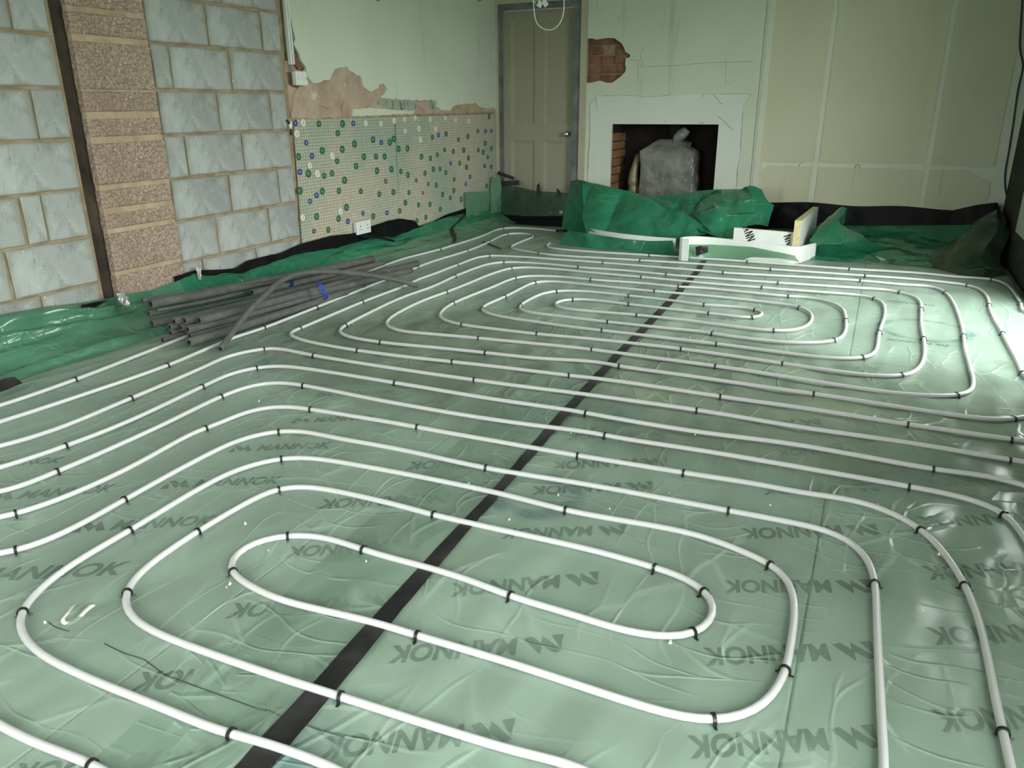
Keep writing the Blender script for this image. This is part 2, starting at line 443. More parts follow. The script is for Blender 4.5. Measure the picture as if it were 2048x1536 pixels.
def tube_mesh(pts, r, n=10, cap=True, up=Vector((0, 0, 1))):
    pts = [Vector(p) for p in pts]; v = []; f = []
    m_ = len(pts); rr = r if isinstance(r, (list, tuple)) else [r] * m_
    prev = None
    for i, p in enumerate(pts):
        t = (pts[min(i + 1, m_ - 1)] - pts[max(i - 1, 0)])
        if t.length < 1e-9: t = Vector((1, 0, 0))
        t.normalize()
        if prev is None:
            a = t.cross(up)
            if a.length < 1e-3: a = t.cross(Vector((1, 0, 0)))
        else:
            a = prev - t * prev.dot(t)
            if a.length < 1e-4: a = t.cross(up)
        a.normalize(); b = t.cross(a); prev = a
        for k in range(n):
            th = 2 * math.pi * k / n
            v.append(p + (a * math.cos(th) + b * math.sin(th)) * rr[i])
    for i in range(m_ - 1):
        for k in range(n):
            f.append((i * n + k, i * n + (k + 1) % n, (i + 1) * n + (k + 1) % n, (i + 1) * n + k))
    if cap:
        f.append(tuple(range(n - 1, -1, -1))); f.append(tuple((m_ - 1) * n + k for k in range(n)))
    return v, f


def catmull(pts, step):
    pts = [Vector(p) for p in pts]
    P = [pts[0] * 2 - pts[1]] + pts + [pts[-1] * 2 - pts[-2]]
    out = []
    for i in range(1, len(P) - 2):
        p0, p1, p2, p3 = P[i - 1], P[i], P[i + 1], P[i + 2]
        # centripetal knots keep uneven points from overshooting
        t0 = 0.0; t1 = t0 + max(1e-4, (p1 - p0).length ** 0.5); t2 = t1 + max(1e-4, (p2 - p1).length ** 0.5); t3 = t2 + max(1e-4, (p3 - p2).length ** 0.5)
        n = max(2, int((p2 - p1).length / step))
        for k in range(n):
            t = t1 + (t2 - t1) * k / n
            a1 = p0 * ((t1 - t) / (t1 - t0)) + p1 * ((t - t0) / (t1 - t0))
            a2 = p1 * ((t2 - t) / (t2 - t1)) + p2 * ((t - t1) / (t2 - t1))
            a3 = p2 * ((t3 - t) / (t3 - t2)) + p3 * ((t - t2) / (t3 - t2))
            b1 = a1 * ((t2 - t) / (t2 - t0)) + a2 * ((t - t0) / (t2 - t0))
            b2 = a2 * ((t3 - t) / (t3 - t1)) + a3 * ((t - t1) / (t3 - t1))
            out.append(b1 * ((t2 - t) / (t2 - t1)) + b2 * ((t - t1) / (t2 - t1)))
    out.append(pts[-1])
    return out


def smooth_path(p, k, it=2):
    a = np.array([tuple(q) for q in p])
    for _ in range(it):
        b = a.copy()
        for j in range(1, k + 1):
            lo = np.vstack([np.repeat(a[:1], j, 0), a[:-j]]); hi = np.vstack([a[j:], np.repeat(a[-1:], j, 0)])
            b = b + lo + hi
        b /= (2 * k + 1)
        b[:k] = a[:k]; b[-k:] = a[-k:]
        a = b
    return [Vector(q) for q in a]


def resample(p, step):
    out = [p[0]]; acc = 0.0
    for a, b in zip(p[:-1], p[1:]):
        L = (b - a).length
        if L < 1e-9: continue
        d = step - acc
        while d <= L:
            out.append(a.lerp(b, d / L)); d += step
        acc = L - (d - step)
    out.append(p[-1])
    return out


def slab(outline, holes, axis, face, depth):
    """A plate with an outline and holes; points are 3-D on a wall plane; axis 'x' or 'y' is its normal."""
    k = 0 if axis == 'x' else 1
    polys = [outline] + list(holes)
    def put(p, d):
        q = list(p); q[k] = d; return Vector(q)
    flat = [[Vector((p[1 - k], p[2], 0)) for p in poly] for poly in polys]
    tris = tessellate_polygon(flat)
    pts = [p for poly in polys for p in poly]; n = len(pts)
    v = [put(p, face) for p in pts] + [put(p, face + depth) for p in pts]
    f = [tuple(t) for t in tris] + [tuple(i + n for i in reversed(t)) for t in tris]
    s0 = 0
    for poly in polys:
        m_ = len(poly)
        for i in range(m_):
            a, b = s0 + i, s0 + (i + 1) % m_
            f.append((a, b, b + n, a + n))
        s0 += m_
    return v, f


def rough_line(pts, step, amp, seed, axis='x'):
    """Break a polyline into a ragged one (points in a wall plane)."""
    out = []; k = 1 if axis == 'x' else 0
    for i in range(len(pts) - 1):
        a, b = Vector(pts[i]), Vector(pts[i + 1]); n = max(1, int((b - a).length / step))
        for j in range(n):
            p = a.lerp(b, j / n)
            q = p * 37.0 + Vector((seed, seed * 2.1, seed * 0.7))
            p = p.copy(); p[k] += amp * mnoise.noise(q); p.z += amp * mnoise.noise(q + Vector((11, 5, 3)))
            out.append(p)
    out.append(Vector(pts[-1]))
    return out


def fbm(x, y, z, octaves=3):
    s = 0; a = 1; p = Vector((x, y, z))
    for _ in range(octaves):
        s += a * mnoise.noise(p); p = p * 2.03; a *= 0.5
    return s


def sheet(name, top, bottom, mat, parent=None, nu=60, nv=24, amp=0.02, freq=6.0, seed=0.0, fold=0.0, rows=None, **kw):
    """A loose plastic sheet lofted through 3-D polylines (top row first), with folds."""
    lines = rows or [top, bottom]
    def at(poly, t):
        L = [0.0]
        for a, b in zip(poly[:-1], poly[1:]): L.append(L[-1] + (b - a).length)
        d = t * L[-1]
        for i in range(len(poly) - 1):
            if d <= L[i + 1] or i == len(poly) - 2:
                return poly[i].lerp(poly[i + 1], 0 if L[i + 1] == L[i] else min(1, (d - L[i]) / (L[i + 1] - L[i])))
    lines = [[Vector(p) for p in l] for l in lines]
    grid = []
    for j in range(nv + 1):
        s = j / nv * (len(lines) - 1); k = min(int(s), len(lines) - 2); fr = s - k
        row = []
        for i in range(nu + 1):
            t = i / nu; row.append(at(lines[k], t).lerp(at(lines[k + 1], t), fr))
        grid.append(row)
    v = []
    for j in range(nv + 1):
        for i in range(nu + 1):
            p = grid[j][i]
            du = grid[j][min(i + 1, nu)] - grid[j][max(i - 1, 0)]; dv = grid[min(j + 1, nv)][i] - grid[max(j - 1, 0)][i]
            nrm = du.cross(dv)
            if nrm.length > 1e-12: nrm.normalize()
            e = min(1.0, 4 * min(j, nv - j) / nv + 0.15)
            w = fbm(p.x * freq + seed, p.y * freq, p.z * freq * 0.7 + seed, 3)
            rid = 1 - abs(mnoise.noise(Vector((p.x * freq * 0.55 + seed * 3, p.z * freq * 0.55 - p.y * freq * 0.4, seed))) * 2)
            v.append(p + nrm * (amp * w + fold * max(0, rid) ** 3) * e)
    f = [(j * (nu + 1) + i, j * (nu + 1) + i + 1, (j + 1) * (nu + 1) + i + 1, (j + 1) * (nu + 1) + i) for j in range(nv) for i in range(nu)]
    return build(name, v, f, mat, parent, smooth=True, **kw)


def copy_obj(o, parent=None, loc=None):
    c = o.copy(); COL.objects.link(c)
    if parent is not None: c.parent = parent
    if loc is not None: c.location = loc
    return c

# ================================================================== THE SETTING
# ---- floor: rigid insulation boards with foil faces, joints between them
floor = empty('floor', (0, 0, 0), label='pale foil-faced insulation boards laid over the whole floor', kind='structure')
MB().box((XL - 0.1, YF, -0.16), (XR + 0.1, YB + 0.1, -0.11)).build('subfloor', 'dark_cavity', floor)
xs = [XL + 0.02, -2.42, -1.22, -0.02, XR - 0.02]; ys = [YF + 0.02, 0.15, 2.35, 3.55, 5.35, 6.72]
g = 0.0022
for i in range(4):
    for j in range(5):
        x0, x1, y0, y1 = xs[i] + g, xs[i + 1] - g, ys[j] + g, ys[j + 1] - g
        b = 0.003
        v = [(x0, y0, -0.1), (x1, y0, -0.1), (x1, y1, -0.1), (x0, y1, -0.1), (x0, y0, -b), (x1, y0, -b), (x1, y1, -b), (x0, y1, -b),
             (x0 + b, y0 + b, 0), (x1 - b, y0 + b, 0), (x1 - b, y1 - b, 0), (x0 + b, y1 - b, 0)]
        f = [(0, 3, 2, 1)] + [(k, (k + 1) % 4, (k + 1) % 4 + 4, k + 4) for k in range(4)] + [(k + 4, (k + 1) % 4 + 4, (k + 1) % 4 + 8, k + 8) for k in range(4)] + [(8, 9, 10, 11)]
        build('insulation_board', v, f, 'foil_board', floor)

# ---- ceiling
ceiling = MB().box((XL - 0.1, YF - 0.1, ZC), (XR + 0.35, YB + 0.15, ZC + 0.08)).build('ceiling', 'ceiling_paint', label='plain pale ceiling above the room', kind='structure')

# ---- wall behind the viewer, with its wide door opening
m = MB()
m.box((XL - 0.1, YF - 0.2, -0.1), (DOORS[0], YF, ZC)); m.box((DOORS[1], YF - 0.2, -0.1), (XR + 0.33, YF, ZC))
m.box((DOORS[0], YF - 0.2, DOORS[3]), (DOORS[1], YF, ZC)); m.box((DOORS[0], YF - 0.2, -0.1), (DOORS[1], YF, DOORS[2]))
m.build('wall_front', 'plain_wall', label='pale wall with wide door opening behind the viewer', kind='structure')

# ---- right wall with the glazed door opening
wall_right = empty('wall_right', (XR, 3, 0), label='right wall with dark bare strip and pale lining boards', kind='structure')
m = MB()
m.box((XR + 0.03, YF, -0.1), (XR + 0.33, WIN2[0], ZC)); m.box((XR + 0.03, WIN2[1], -0.1), (XR + 0.33, WIN[0], ZC)); m.box((XR + 0.03, WIN[1], -0.1), (XR + 0.33, YB + 0.1, ZC))
for w_ in (WIN, WIN2):
    m.box((XR + 0.03, w_[0], w_[3]), (XR + 0.33, w_[1], ZC)); m.box((XR + 0.03, w_[0], -0.1), (XR + 0.33, w_[1], w_[2]))
m.build('masonry', 'dark_wall', wall_right)
LX = 0.862
for (y0, y1, z0, z1) in ((WIN[1] + 0.02, 6.15, 0.25, ZC), (WIN2[1] + 0.02, WIN[0] - 0.02, 0.17, ZC), (YF, WIN2[0] - 0.02, 0.17, ZC)):
    MB().box((LX, y0, z0), (XR + 0.03, y1, z1)).build('lining_board', 'plain_wall', wall_right)

for k_, w_ in enumerate((WIN, WIN2)):
    m = MB(); e_ = 0.06; x0_, x1_ = XR + 0.22, XR + 0.28; ym_ = (w_[0] + w_[1]) / 2
    m.box((x0_, w_[0], w_[2]), (x1_, w_[0] + e_, w_[3])); m.box((x0_, w_[1] - e_, w_[2]), (x1_, w_[1], w_[3])); m.box((x0_, ym_ - e_ / 2, w_[2]), (x1_, ym_ + e_ / 2, w_[3]))
    m.box((x0_, w_[0], w_[3] - e_), (x1_, w_[1], w_[3])); m.box((x0_, w_[0], w_[2]), (x1_, w_[1], w_[2] + e_))
    m.build('window_%d' % (k_ + 1), 'white_plastic', None, label='white framed glazed door opening in the right wall', kind='structure')

# ---- left wall
wall_left = empty('wall_left', (XL, 3, 0), label='left wall of grey concrete blocks, brown pier and damaged plaster', kind='structure')
Y_SLOT0 = 0.5 * (on_x(94, 0).y + on_x(191, 525).y); Y_SLOT1 = 0.5 * (on_x(125, 0).y + on_x(221, 513).y)
Y_PIER1 = 0.5 * (on_x(282, 0).y + on_x(359, 513).y); Y_END = on_x(578, 240).y
ZJ = [0.022 + 0.2258 * k for k in range(12)]     # bed joints
m = MB(); m.box((XL - 0.14, YF, -0.1), (XL - 0.011, Y_SLOT0 + 0.012, ZC)); m.box((XL - 0.14, Y_PIER1, -0.1), (XL - 0.011, Y_END + 0.03, ZC))
m.build('mortar_bed', 'mortar', wall_left)
MB().box((XL - 0.2, YF, -0.1), (XL - 0.11, YB + 0.1, ZC)).build('wall_core', 'dark_cavity', wall_left)
C1 = 2.926


def w1(x, y): return on_x(x / C1, y / C1).y


def w2(x, y): return on_x(x / C1, 450 + y / C1).y


def block(y0, y1, z0, z1, mat, face, name, gap=0.006, jit=0.003, depth=0.1):
    j = lambda: random.uniform(-jit, jit)
    q = [(y0 + gap + j(), z0 + gap + j()), (y1 - gap + j(), z0 + gap + j()), (y1 - gap + j(), z1 - gap + j()), (y0 + gap + j(), z1 - gap + j())]
    fx = face + random.uniform(-0.003, 0.002); bv = 0.006
    cy, cz = sum(a for a, _ in q) / 4, sum(b for _, b in q) / 4
    sh = lambda a, c: a + (bv if c > a else -bv)
    v = [(fx - depth, a, b) for a, b in q] + [(fx - 0.005, a, b) for a, b in q] + [(fx, sh(a, cy), sh(b, cz)) for a, b in q]
    f = [(0, 1, 2, 3)] + [(k, (k + 1) % 4, (k + 1) % 4 + 4, k + 4) for k in range(4)] + [(k + 4, (k + 1) % 4 + 4, (k + 1) % 4 + 8, k + 8) for k in range(4)] + [(8, 9, 10, 11)]
    build(name, v, f, mat, wall_left, origin=(fx, cy, cz))


right_joints = {7: [(1300, 10)], 6: [(1210, 130), (1530, 170)], 5: [(1003, 400), (1350, 400)], 4: [(1280, 650), (1590, 650)], 3: [(1095, 910), (1425, 880)],
                2: [(1350, 1140), (1635, 1090)], 1: [(1278, 1390), (1580, 1310)]}
for c in range(0, 11):
    z0, z1 = ZJ[c] , ZJ[c + 1]
    if c in right_joints: js = [w1(*p) for p in right_joints[c]]
    elif c == 0: js = [w2(1190, 225), w2(1500, 150)]
    else: js = [Y_PIER1 + (0.13 if c % 2 else 0.41) + 0.45 * k for k in range(3)]
    e = [Y_PIER1 + 0.012] + [j for j in js if j < Y_END - 0.04] + [Y_END]
    for a, b in zip(e[:-1], e[1:]): block(a, b, z0, z1, 'block', XL, 'concrete_block')
left_joints = {6: [(70, 100)], 4: [(210, 690)], 2: [(140, 1300), (265, 1270)]}
for c in range(0, 11):
    z0, z1 = ZJ[c], ZJ[c + 1]
    if c in left_joints: js = [w1(*p) for p in left_joints[c]]
    elif c == 1: js = [w2(60, 300)]
    elif c == 0: js = [w2(245, 450)]
    else: js = [Y_SLOT0 - (0.45 if c % 2 else 0.22)]
    lo = min(js); js = sorted(js + [lo - 0.45 * k for k in range(1, 4)])
    e = js + [Y_SLOT0]
    for a, b in zip(e[:-1], e[1:]): block(a, b, z0, z1, 'block', XL, 'concrete_block')
# pier of coarse brown blocks, proud of the wall, its near-side slot filled with a strip painted dark for shade
PX = XL + 0.018
MB().box((PX - 0.15, Y_SLOT1 + 0.004, -0.1), (PX - 0.009, Y_PIER1 - 0.002, ZC)).build('pier_mortar', 'pale_mortar', wall_left)


def wz(y, c2=False):
    return on_x(620 / C1, (450 if c2 else 0) + y / C1, PX).z


beds = [(wz(300, True) + 0.0, 0.02), (wz(1358), 0.022), (wz(1240), 0.024), (wz(1098), 0.022), (wz(818), 0.03), (wz(675), 0.028), (wz(530), 0.006), (wz(230), 0.028), (wz(72), 0.024)]
zprev = 0.0
for zc, th in beds + [(beds[-1][0] + 0.075, 0.012), (beds[-1][0] + 0.30, 0.02), (beds[-1][0] + 0.38, 0.02), (beds[-1][0] + 0.62, 0.02), (ZC, 0.0)]:
    block(Y_SLOT1, Y_PIER1, zprev, zc - th / 2, 'aggregate', PX, 'pier_block', gap=0.001, jit=0.002, depth=0.13)
    zprev = zc + th / 2

MB().box((XL - 0.13, Y_SLOT0 + 0.010, -0.1), (XL - 0.022, Y_SLOT1 + 0.004, ZC)).build('slot_shade_fill', 'slot_shade', wall_left)

# plastered length of the left wall: brown backing, bare plaster, then the painted skin with its torn lower edge
K3 = 3.072


def p3(x, y, dx=0.0): return on_x(560 + x / K3, y / K3, XL + dx)


def p8(x, y, dx=0.0): return on_x(540 + x / 5.69, y / 5.69, XL + dx)


MB().box((XL - 0.11, Y_END - 0.01, -0.1), (XL - 0.030, YB + 0.05, ZC)).build('brown_backing', 'mortar', wall_left)
edge_l = [p8(*q) for q in ((175, 40), (205, 110), (240, 250), (275, 430), (262, 500), (320, 610), (345, 690), (405, 770))]
torn = [p8(*q) for q in ((405, 770), (420, 880), (480, 955), (545, 945), (610, 920), (680, 905), (700, 840), (725, 780), (800, 765), (870, 755), (890, 800), (960, 845), (1010, 870), (1040, 900), (1060, 985), (1138, 1040))]
torn += [p3(*q) for q in ((600, 540), (603, 520), (630, 515), (655, 545), (640, 580), (608, 600), (700, 612), (800, 615), (960, 617), (962, 660), (990, 680), (1040, 678), (1065, 650), (1110, 640), (1200, 632), (1225, 660), (1280, 668), (1310, 660), (1322, 675))]
ytop = edge_l[0].y
outline = [Vector((XL, ytop, ZC))] + rough_line(edge_l, 0.025, 0.008, 1.0) + rough_line(torn, 0.02, 0.010, 2.0)[1:] + [Vector((XL, YB + 0.01, torn[-1].z)), Vector((XL, YB + 0.01, ZC))]
v, f = slab(outline, [], 'x', XL + 0.006, -0.020)
build('painted_plaster', v, f, 'paint', wall_left)
pl = [p8(*q) for q in ((300, 1040), (360, 960), (390, 870), (372, 800), (340, 770), (300, 740))]
outline = rough_line([p8(250, 1360), p8(262, 1200), p8(300, 1040), p8(385, 940), p8(390, 800), p8(420, 760)], 0.025, 0.012, 4.0) + [Vector((XL, on_x(700, 120).y, 1.55)), Vector((XL, YB, 1.5)), Vector((XL, YB, 0.3)), Vector((XL, on_x(600, 300).y, 0.3))]
v, f = slab(outline, [], 'x', XL - 0.006, -0.024)
build('bare_plaster', v, f, 'plaster', wall_left)
# a rough reddish lump of plaster left beside the switch
outline = rough_line([p8(*q) for q in ((140, 690), (215, 690), (240, 800), (200, 830), (205, 960), (330, 1000), (300, 1090), (230, 1330), (200, 1250), (165, 1040), (140, 900), (140, 690))], 0.02, 0.008, 6.0)[:-1]
v, f = slab(outline, [], 'x', XL - 0.014, -0.02); build('plaster_lump', v, f, 'plaster', wall_left)
outline = rough_line([p8(*q) for q in ((150, 600), (205, 600), (212, 680), (175, 690), (145, 650), (150, 600))], 0.02, 0.006, 7.0)[:-1]
v, f = slab(outline, [], 'x', XL - 0.022, -0.01); build('chased_hole', v, f, 'dark_cavity', wall_left)
outline = rough_line([p8(*q) for q in ((265, 560), (320, 620), (395, 770), (350, 800), (300, 720), (270, 690), (265, 560))], 0.02, 0.008, 8.0)[:-1]
v, f = slab(outline, [], 'x', XL - 0.012, -0.02); build('plaster_lump', v, f, 'red_brick', wall_left)
for q, mt in (([(605, 612), (720, 618), (840, 625), (962, 618), (960, 672), (840, 650), (830, 680), (700, 672), (600, 640)], 'old_paint'), ([(450, 672), (560, 662), (700, 675), (830, 680), (820, 700), (700, 702), (560, 712), (445, 712)], 'white_skim'), ([(850, 622), (905, 618), (915, 665), (880, 680), (845, 655)], 'plaster')):
    outline = rough_line([p3(*a) for a in q] + [p3(*q[0])], 0.02, 0.006, q[0][0])[:-1]
    v, f = slab(outline, [], 'x', XL - (0.002 if mt == 'old_paint' else 0.0005), -0.006); build('old_patch', v, f, mt, wall_left)
outline = rough_line([p3(*a) for a in ((1065, 655), (1110, 643), (1200, 635), (1228, 668), (1240, 690), (1060, 695), (1065, 655))], 0.02, 0.006, 3.0)[:-1]
v, f = slab(outline, [], 'x', XL - 0.001, -0.008); build('old_patch', v, f, 'pale_mortar', wall_left)
# crack in the bare plaster and the crumbly lip over the membrane
for q in ([(830, 1150), (822, 1190), (806, 1240), (818, 1290), (826, 1340)], [(570, 1200), (600, 1215), (640, 1228), (665, 1236)], [(880, 1300), (884, 1340)]):
    MB().tube(catmull([p8(*a, -0.006) for a in q], 0.02), 0.0032, 6).build('crack', 'brown_mortar', wall_left)
lip = rough_line([p3(50, 728), p3(250, 726), p3(440, 722), p3(600, 714), p3(800, 705), p3(980, 695), p3(1050, 700), p3(1315, 688)], 0.02, 0.012, 12.0)
lip_low = [Vector((p.x, p.y, p.z - 0.03)) for p in lip]
v, f = slab(lip + lip_low[::-1], [], 'x', XL - 0.001, -0.012); build('crumbled_edge', v, f, 'mortar', wall_left)

# studded membrane boards below, with the plastic plugs that hold them
mem_tl, mem_tr = p3(85, 735), p3(1310, 702)
seam_t, seam_b = p3(700, 718), p3(728, 1330)
panels = []
for q, dx in (([p3(80, 735), p3(700, 718), p3(728, 1340), Vector((XL, on_x(728 / K3 + 560, 440).y, 0.02)), Vector((XL, Y_END + 0.02, 0.02)), p3(135, 1500)], 0.004),
              ([p3(705, 718), p3(1312, 702), Vector((XL, YB - 0.045, 0.9)), Vector((XL, YB - 0.045, 0.02)), Vector((XL, seam_b.y, 0.02)), p3(728, 1340)], 0.007)):
    v, f = slab(q, [], 'x', XL + dx, -0.006)
    panels.append(build('studded_membrane', v, f, 'dimple', wall_left, label='pale dimpled plastic membrane dotted with coloured fixing plugs'))
plugs = {
    'plug_green': [(240, 760), (385, 760), (355, 818), (572, 858), (458, 885), (700, 853), (675, 873), (260, 925), (383, 917), (115, 962), (352, 990), (515, 962), (590, 962), (643, 962), (728, 915), (782, 912), (468, 1020), (175, 1067), (272, 1080), (320, 1065), (397, 1107), (596, 1050), (685, 1040), (742, 1053), (122, 1172), (260, 1175), (362, 1172), (497, 1175), (610, 1193), (697, 1180), (791, 1182), (225, 1330), (360, 1343), (408, 1273), (297, 1412), (735, 1295), (770, 1245), (850, 1258), (921, 1255), (840, 1357), (895, 1335), (984, 1285), (785, 1075), (890, 1065), (942, 1040), (982, 1038), (1018, 1060), (959, 1137), (923, 972), (965, 952), (868, 962), (1010, 920), (1064, 930), (935, 843), (1020, 823), (1096, 858), (1153, 838), (1215, 805), (1128, 922), (1217, 922), (1247, 935), (1260, 880), (1298, 912), (1157, 970), (1103, 1003), (1145, 1027), (1276, 965), (1298, 1025), (1070, 1102), (1067, 1170), (1045, 1215), (998, 1195), (1112, 1225), (1268, 1142), (1285, 717), (573, 1328)],
    'plug_blue': [(450, 758), (95, 757), (162, 877), (197, 958), (122, 1056), (622, 875), (225, 1200), (185, 1237), (510, 1310), (657, 1308), (417, 1360), (973, 830), (1048, 1003), (1140, 1130), (1167, 1087), (1256, 1020), (1262, 807), (1298, 803)],
    'plug_brown': [(210, 1420), (650, 1113), (836, 1108), (877, 1185), (910, 1130)],
    'plug_white': [(140, 755), (103, 822), (525, 758), (618, 760), (700, 742), (765, 735), (830, 727), (922, 733), (1015, 727), (1078, 738), (1160, 745), (853, 790), (955, 793), (768, 805), (863, 858), (320, 958), (228, 1068), (182, 1018), (138, 1337), (370, 1300)]}


def plug_mesh(name, R, mat, rim):
    """A dished plug: flange, raised rim, sunk centre with a nail head. Faces +x."""
    v = []; f = []; n = 12
    prof = [(R, 0.0), (R, 0.003), (R * 0.84, 0.0055), (R * 0.66, 0.0035), (R * 0.40, 0.0015), (R * 0.32, 0.0035), (R * 0.12, 0.004)]
    for r, h in prof:
        for k in range(n):
            a = 2 * math.pi * k / n; v.append((h, r * math.cos(a), r * math.sin(a)))
    for i in range(len(prof) - 1):
        for k in range(n): f.append((i * n + k, i * n + (k + 1) % n, (i + 1) * n + (k + 1) % n, (i + 1) * n + k))
    f.append(tuple((len(prof) - 1) * n + k for k in range(n)))
    me = bpy.data.meshes.new(name); me.from_pydata(v, [], f); me.materials.append(MATS[mat]); me.materials.append(MATS[rim])
    for i, p in enumerate(me.polygons):
        p.use_smooth = True
        ringi = i // n
        p.material_index = 1 if (ringi >= 6 or (name != 'plug_white' and ringi == 4)) else 0
    return me


plug_me = {'plug_green': plug_mesh('plug_green', 0.024, 'plug_green', 'dimple'), 'plug_blue': plug_mesh('plug_blue', 0.020, 'plug_blue', 'plug_white'),
           'plug_brown': plug_mesh('plug_brown', 0.018, 'plug_brown', 'dimple'), 'plug_white': plug_mesh('plug_white', 0.025, 'plug_white', 'clip_plastic')}
for kind, lst in plugs.items():
    for (x, y) in lst:
        p = p3(x, y, 0.008); par = panels[0] if p.y < seam_t.y else panels[1]
        o = bpy.data.objects.new('fixing_plug', plug_me[kind]); COL.objects.link(o)
        o.parent = par; o.location = p - world_loc(par); o.rotation_euler = (random.uniform(0, 6.28), 0, 0)
        s = random.uniform(0.85, 1.1); o.scale = (1, s, s)

# ---- back wall
wall_back = empty('wall_back', (-1, YB, 0), label='back wall of pale green paint with torn patch of brick', kind='structure')


def py_(x, y, d=0.0): return on_y(x, y, YB + d)


dx0, dx1, dz1 = py_(991, 200).x, py_(1172, 200).x, py_(1080, -2).z     # opening for the door and its frame
fx0, fx1, fz1 = 0.5 * (py_(1225, 248.5).x + py_(1219.8, 373.6).x), 0.5 * (py_(1438, 248.5).x + py_(1427, 379.4).x), py_(1330, 248.5).z
px_trim = py_(1518, 180).x
KB = 10.97


def pb(x, y): return py_(1160 + x / KB, 50 + y / KB)


patch = [pb(*q) for q in ((140, 290), (175, 282), (250, 300), (350, 325), (440, 300), (600, 275), (740, 290), (830, 330), (920, 400), (960, 500), (990, 590), (1050, 625), (1095, 645), (1080, 710), (1000, 740), (995, 850), (1005, 950), (980, 1040), (880, 1130), (780, 1210), (720, 1255), (560, 1255), (440, 1222), (250, 1272), (140, 1275))]
patch = rough_line(patch + [patch[0]], 0.03, 0.008, 5.0, 'y')[:-1]
xr_end = XR + 0.03
pr = [p for p in patch if p.x > dx1 + 0.004]
# the painted skin: left jamb strip, over the door, then the chimney breast with the brick patch bitten out of its left edge
o1 = [Vector((XL - 0.02, YB, 0)), Vector((dx0, YB, 0)), Vector((dx0, YB, dz1)), Vector((dx1, YB, dz1)), Vector((dx1, YB, pr[0].z))]
o1 += pr + [Vector((dx1, YB, pr[-1].z)), Vector((dx1, YB, 0)), Vector((fx0, YB, 0)), Vector((fx0, YB, fz1)), Vector((fx1, YB, fz1)), Vector((fx1, YB, 0)), Vector((px_trim, YB, 0)), Vector((px_trim, YB, ZC)), Vector((XL - 0.02, YB, ZC))]
v, f = slab(o1, [], 'y', YB, 0.022); build('painted_plaster', v, f, 'paint', wall_back)
m = MB(); m.box((XL - 0.1, YB + 0.075, -0.1), (dx0, YB + 0.2, ZC)); m.box((dx0, YB + 0.075, dz1), (dx1, YB + 0.2, ZC)); m.box((dx1, YB + 0.046, -0.1), (fx0 - 0.05, YB + 0.2, ZC)); m.box((fx0 - 0.05, YB + 0.046, fz1 + 0.03), (fx1 + 0.01, YB + 0.2, ZC)); m.box((fx1 + 0.01, YB + 0.046, -0.1), (xr_end, YB + 0.2, ZC))
m.box((XL - 0.1, YB + 0.022, -0.1), (dx0, YB + 0.075, ZC))
m.build('brick_backing', 'brown_mortar', wall_back)
# bricks seen in the torn patch
zb = [pb(0, q).z for q in (1300, 1095, 888, 682, 470, 262)]
vj = [[(165, 430), (445, 800), (815, 1050)], [(165, 440), (455, 800), (815, 1050)], [(165, 435), (450, 725), (755, 1050)], [(165, 465), (495, 735), (750, 1050)], [(165, 745), (760, 1050)]]
for k in range(5):
    for (a, b) in vj[k]:
        x0, x1 = pb(a, 700).x, pb(b, 700).x; y = YB + 0.026 + random.uniform(0, 0.012) + (0.02 if (k, a) == (3, 495) else 0)
        q = [(x0, zb[k] + 0.008), (x1, zb[k] + 0.008), (x1, zb[k + 1] - 0.004), (x0, zb[k + 1] - 0.004)]
        e = 0.004
        v = [(a_, y + 0.05, b_) for a_, b_ in q] + [(a_, y + 0.004, b_) for a_, b_ in q] + [(q[0][0] + e, y, q[0][1] + e), (q[1][0] - e, y, q[1][1] + e), (q[2][0] - e, y, q[2][1] - e), (q[3][0] + e, y, q[3][1] - e)]
        build('brick', v, [(0, 1, 2, 3)] + [(i, (i + 1) % 4, (i + 1) % 4 + 4, i + 4) for i in range(4)] + [(i + 4, (i + 1) % 4 + 4, (i + 1) % 4 + 8, i + 8) for i in range(4)] + [(8, 9, 10, 11)], 'red_brick', wall_back)
# pencil marks and scrape lines on the breast
for q in ([(1286, 91), (1280, 121)], [(1259, 119), (1281, 122)], [(1275, 122), (1276, 157)], [(1276, 134), (1350, 131), (1420, 125), (1506, 123)], [(1452, 118), (1451, 166), (1462, 166)], [(1237, 33), (1238, 46)], [(1281, 132), (1288, 124)]):
    MB().tube([py_(*a, -0.0005) for a in q], 0.0014, 5).build('pencil_line', 'pencil', wall_back)

# fireplace recess: sooty box with ragged brick cheeks
FD = 0.42
m = MB(); m.box((fx0 - 0.09, YB + FD, -0.1), (fx1 + 0.09, YB + FD + 0.08, fz1 + 0.3)); m.box((fx0 - 0.02, YB + 0.02, fz1 + 0.03), (fx1 + 0.02, YB + FD, fz1 + 0.09)); m.box((fx1 + 0.008, YB + 0.02, -0.1), (fx1 + 0.09, YB + FD, fz1 + 0.09)); m.box((fx0 - 0.09, YB + 0.02, -0.1), (fx0 - 0.045, YB + FD, fz1 + 0.09)); m.box((fx0 - 0.05, YB + 0.02, -0.1), (fx1 + 0.05, YB + FD, 0.0))
recess = m.build('fireplace_recess', 'sooty', wall_back)
for k in range(11):
    z0 = k * 0.075; n = 2 if k % 2 else 1
    ysplit = [YB + 0.022, YB + 0.24, YB + FD] if n == 1 else [YB + 0.022, YB + 0.13, YB + 0.34, YB + FD]
    for a, b in zip(ysplit[:-1], ysplit[1:]):
        if z0 + 0.066 < fz1 + 0.02:
            MB().box((fx0 - 0.045, a + 0.004, z0), (fx0 + random.uniform(-0.006, 0.010), b - 0.004, z0 + 0.066)).build('brick', 'hearth_brick', wall_back)
            
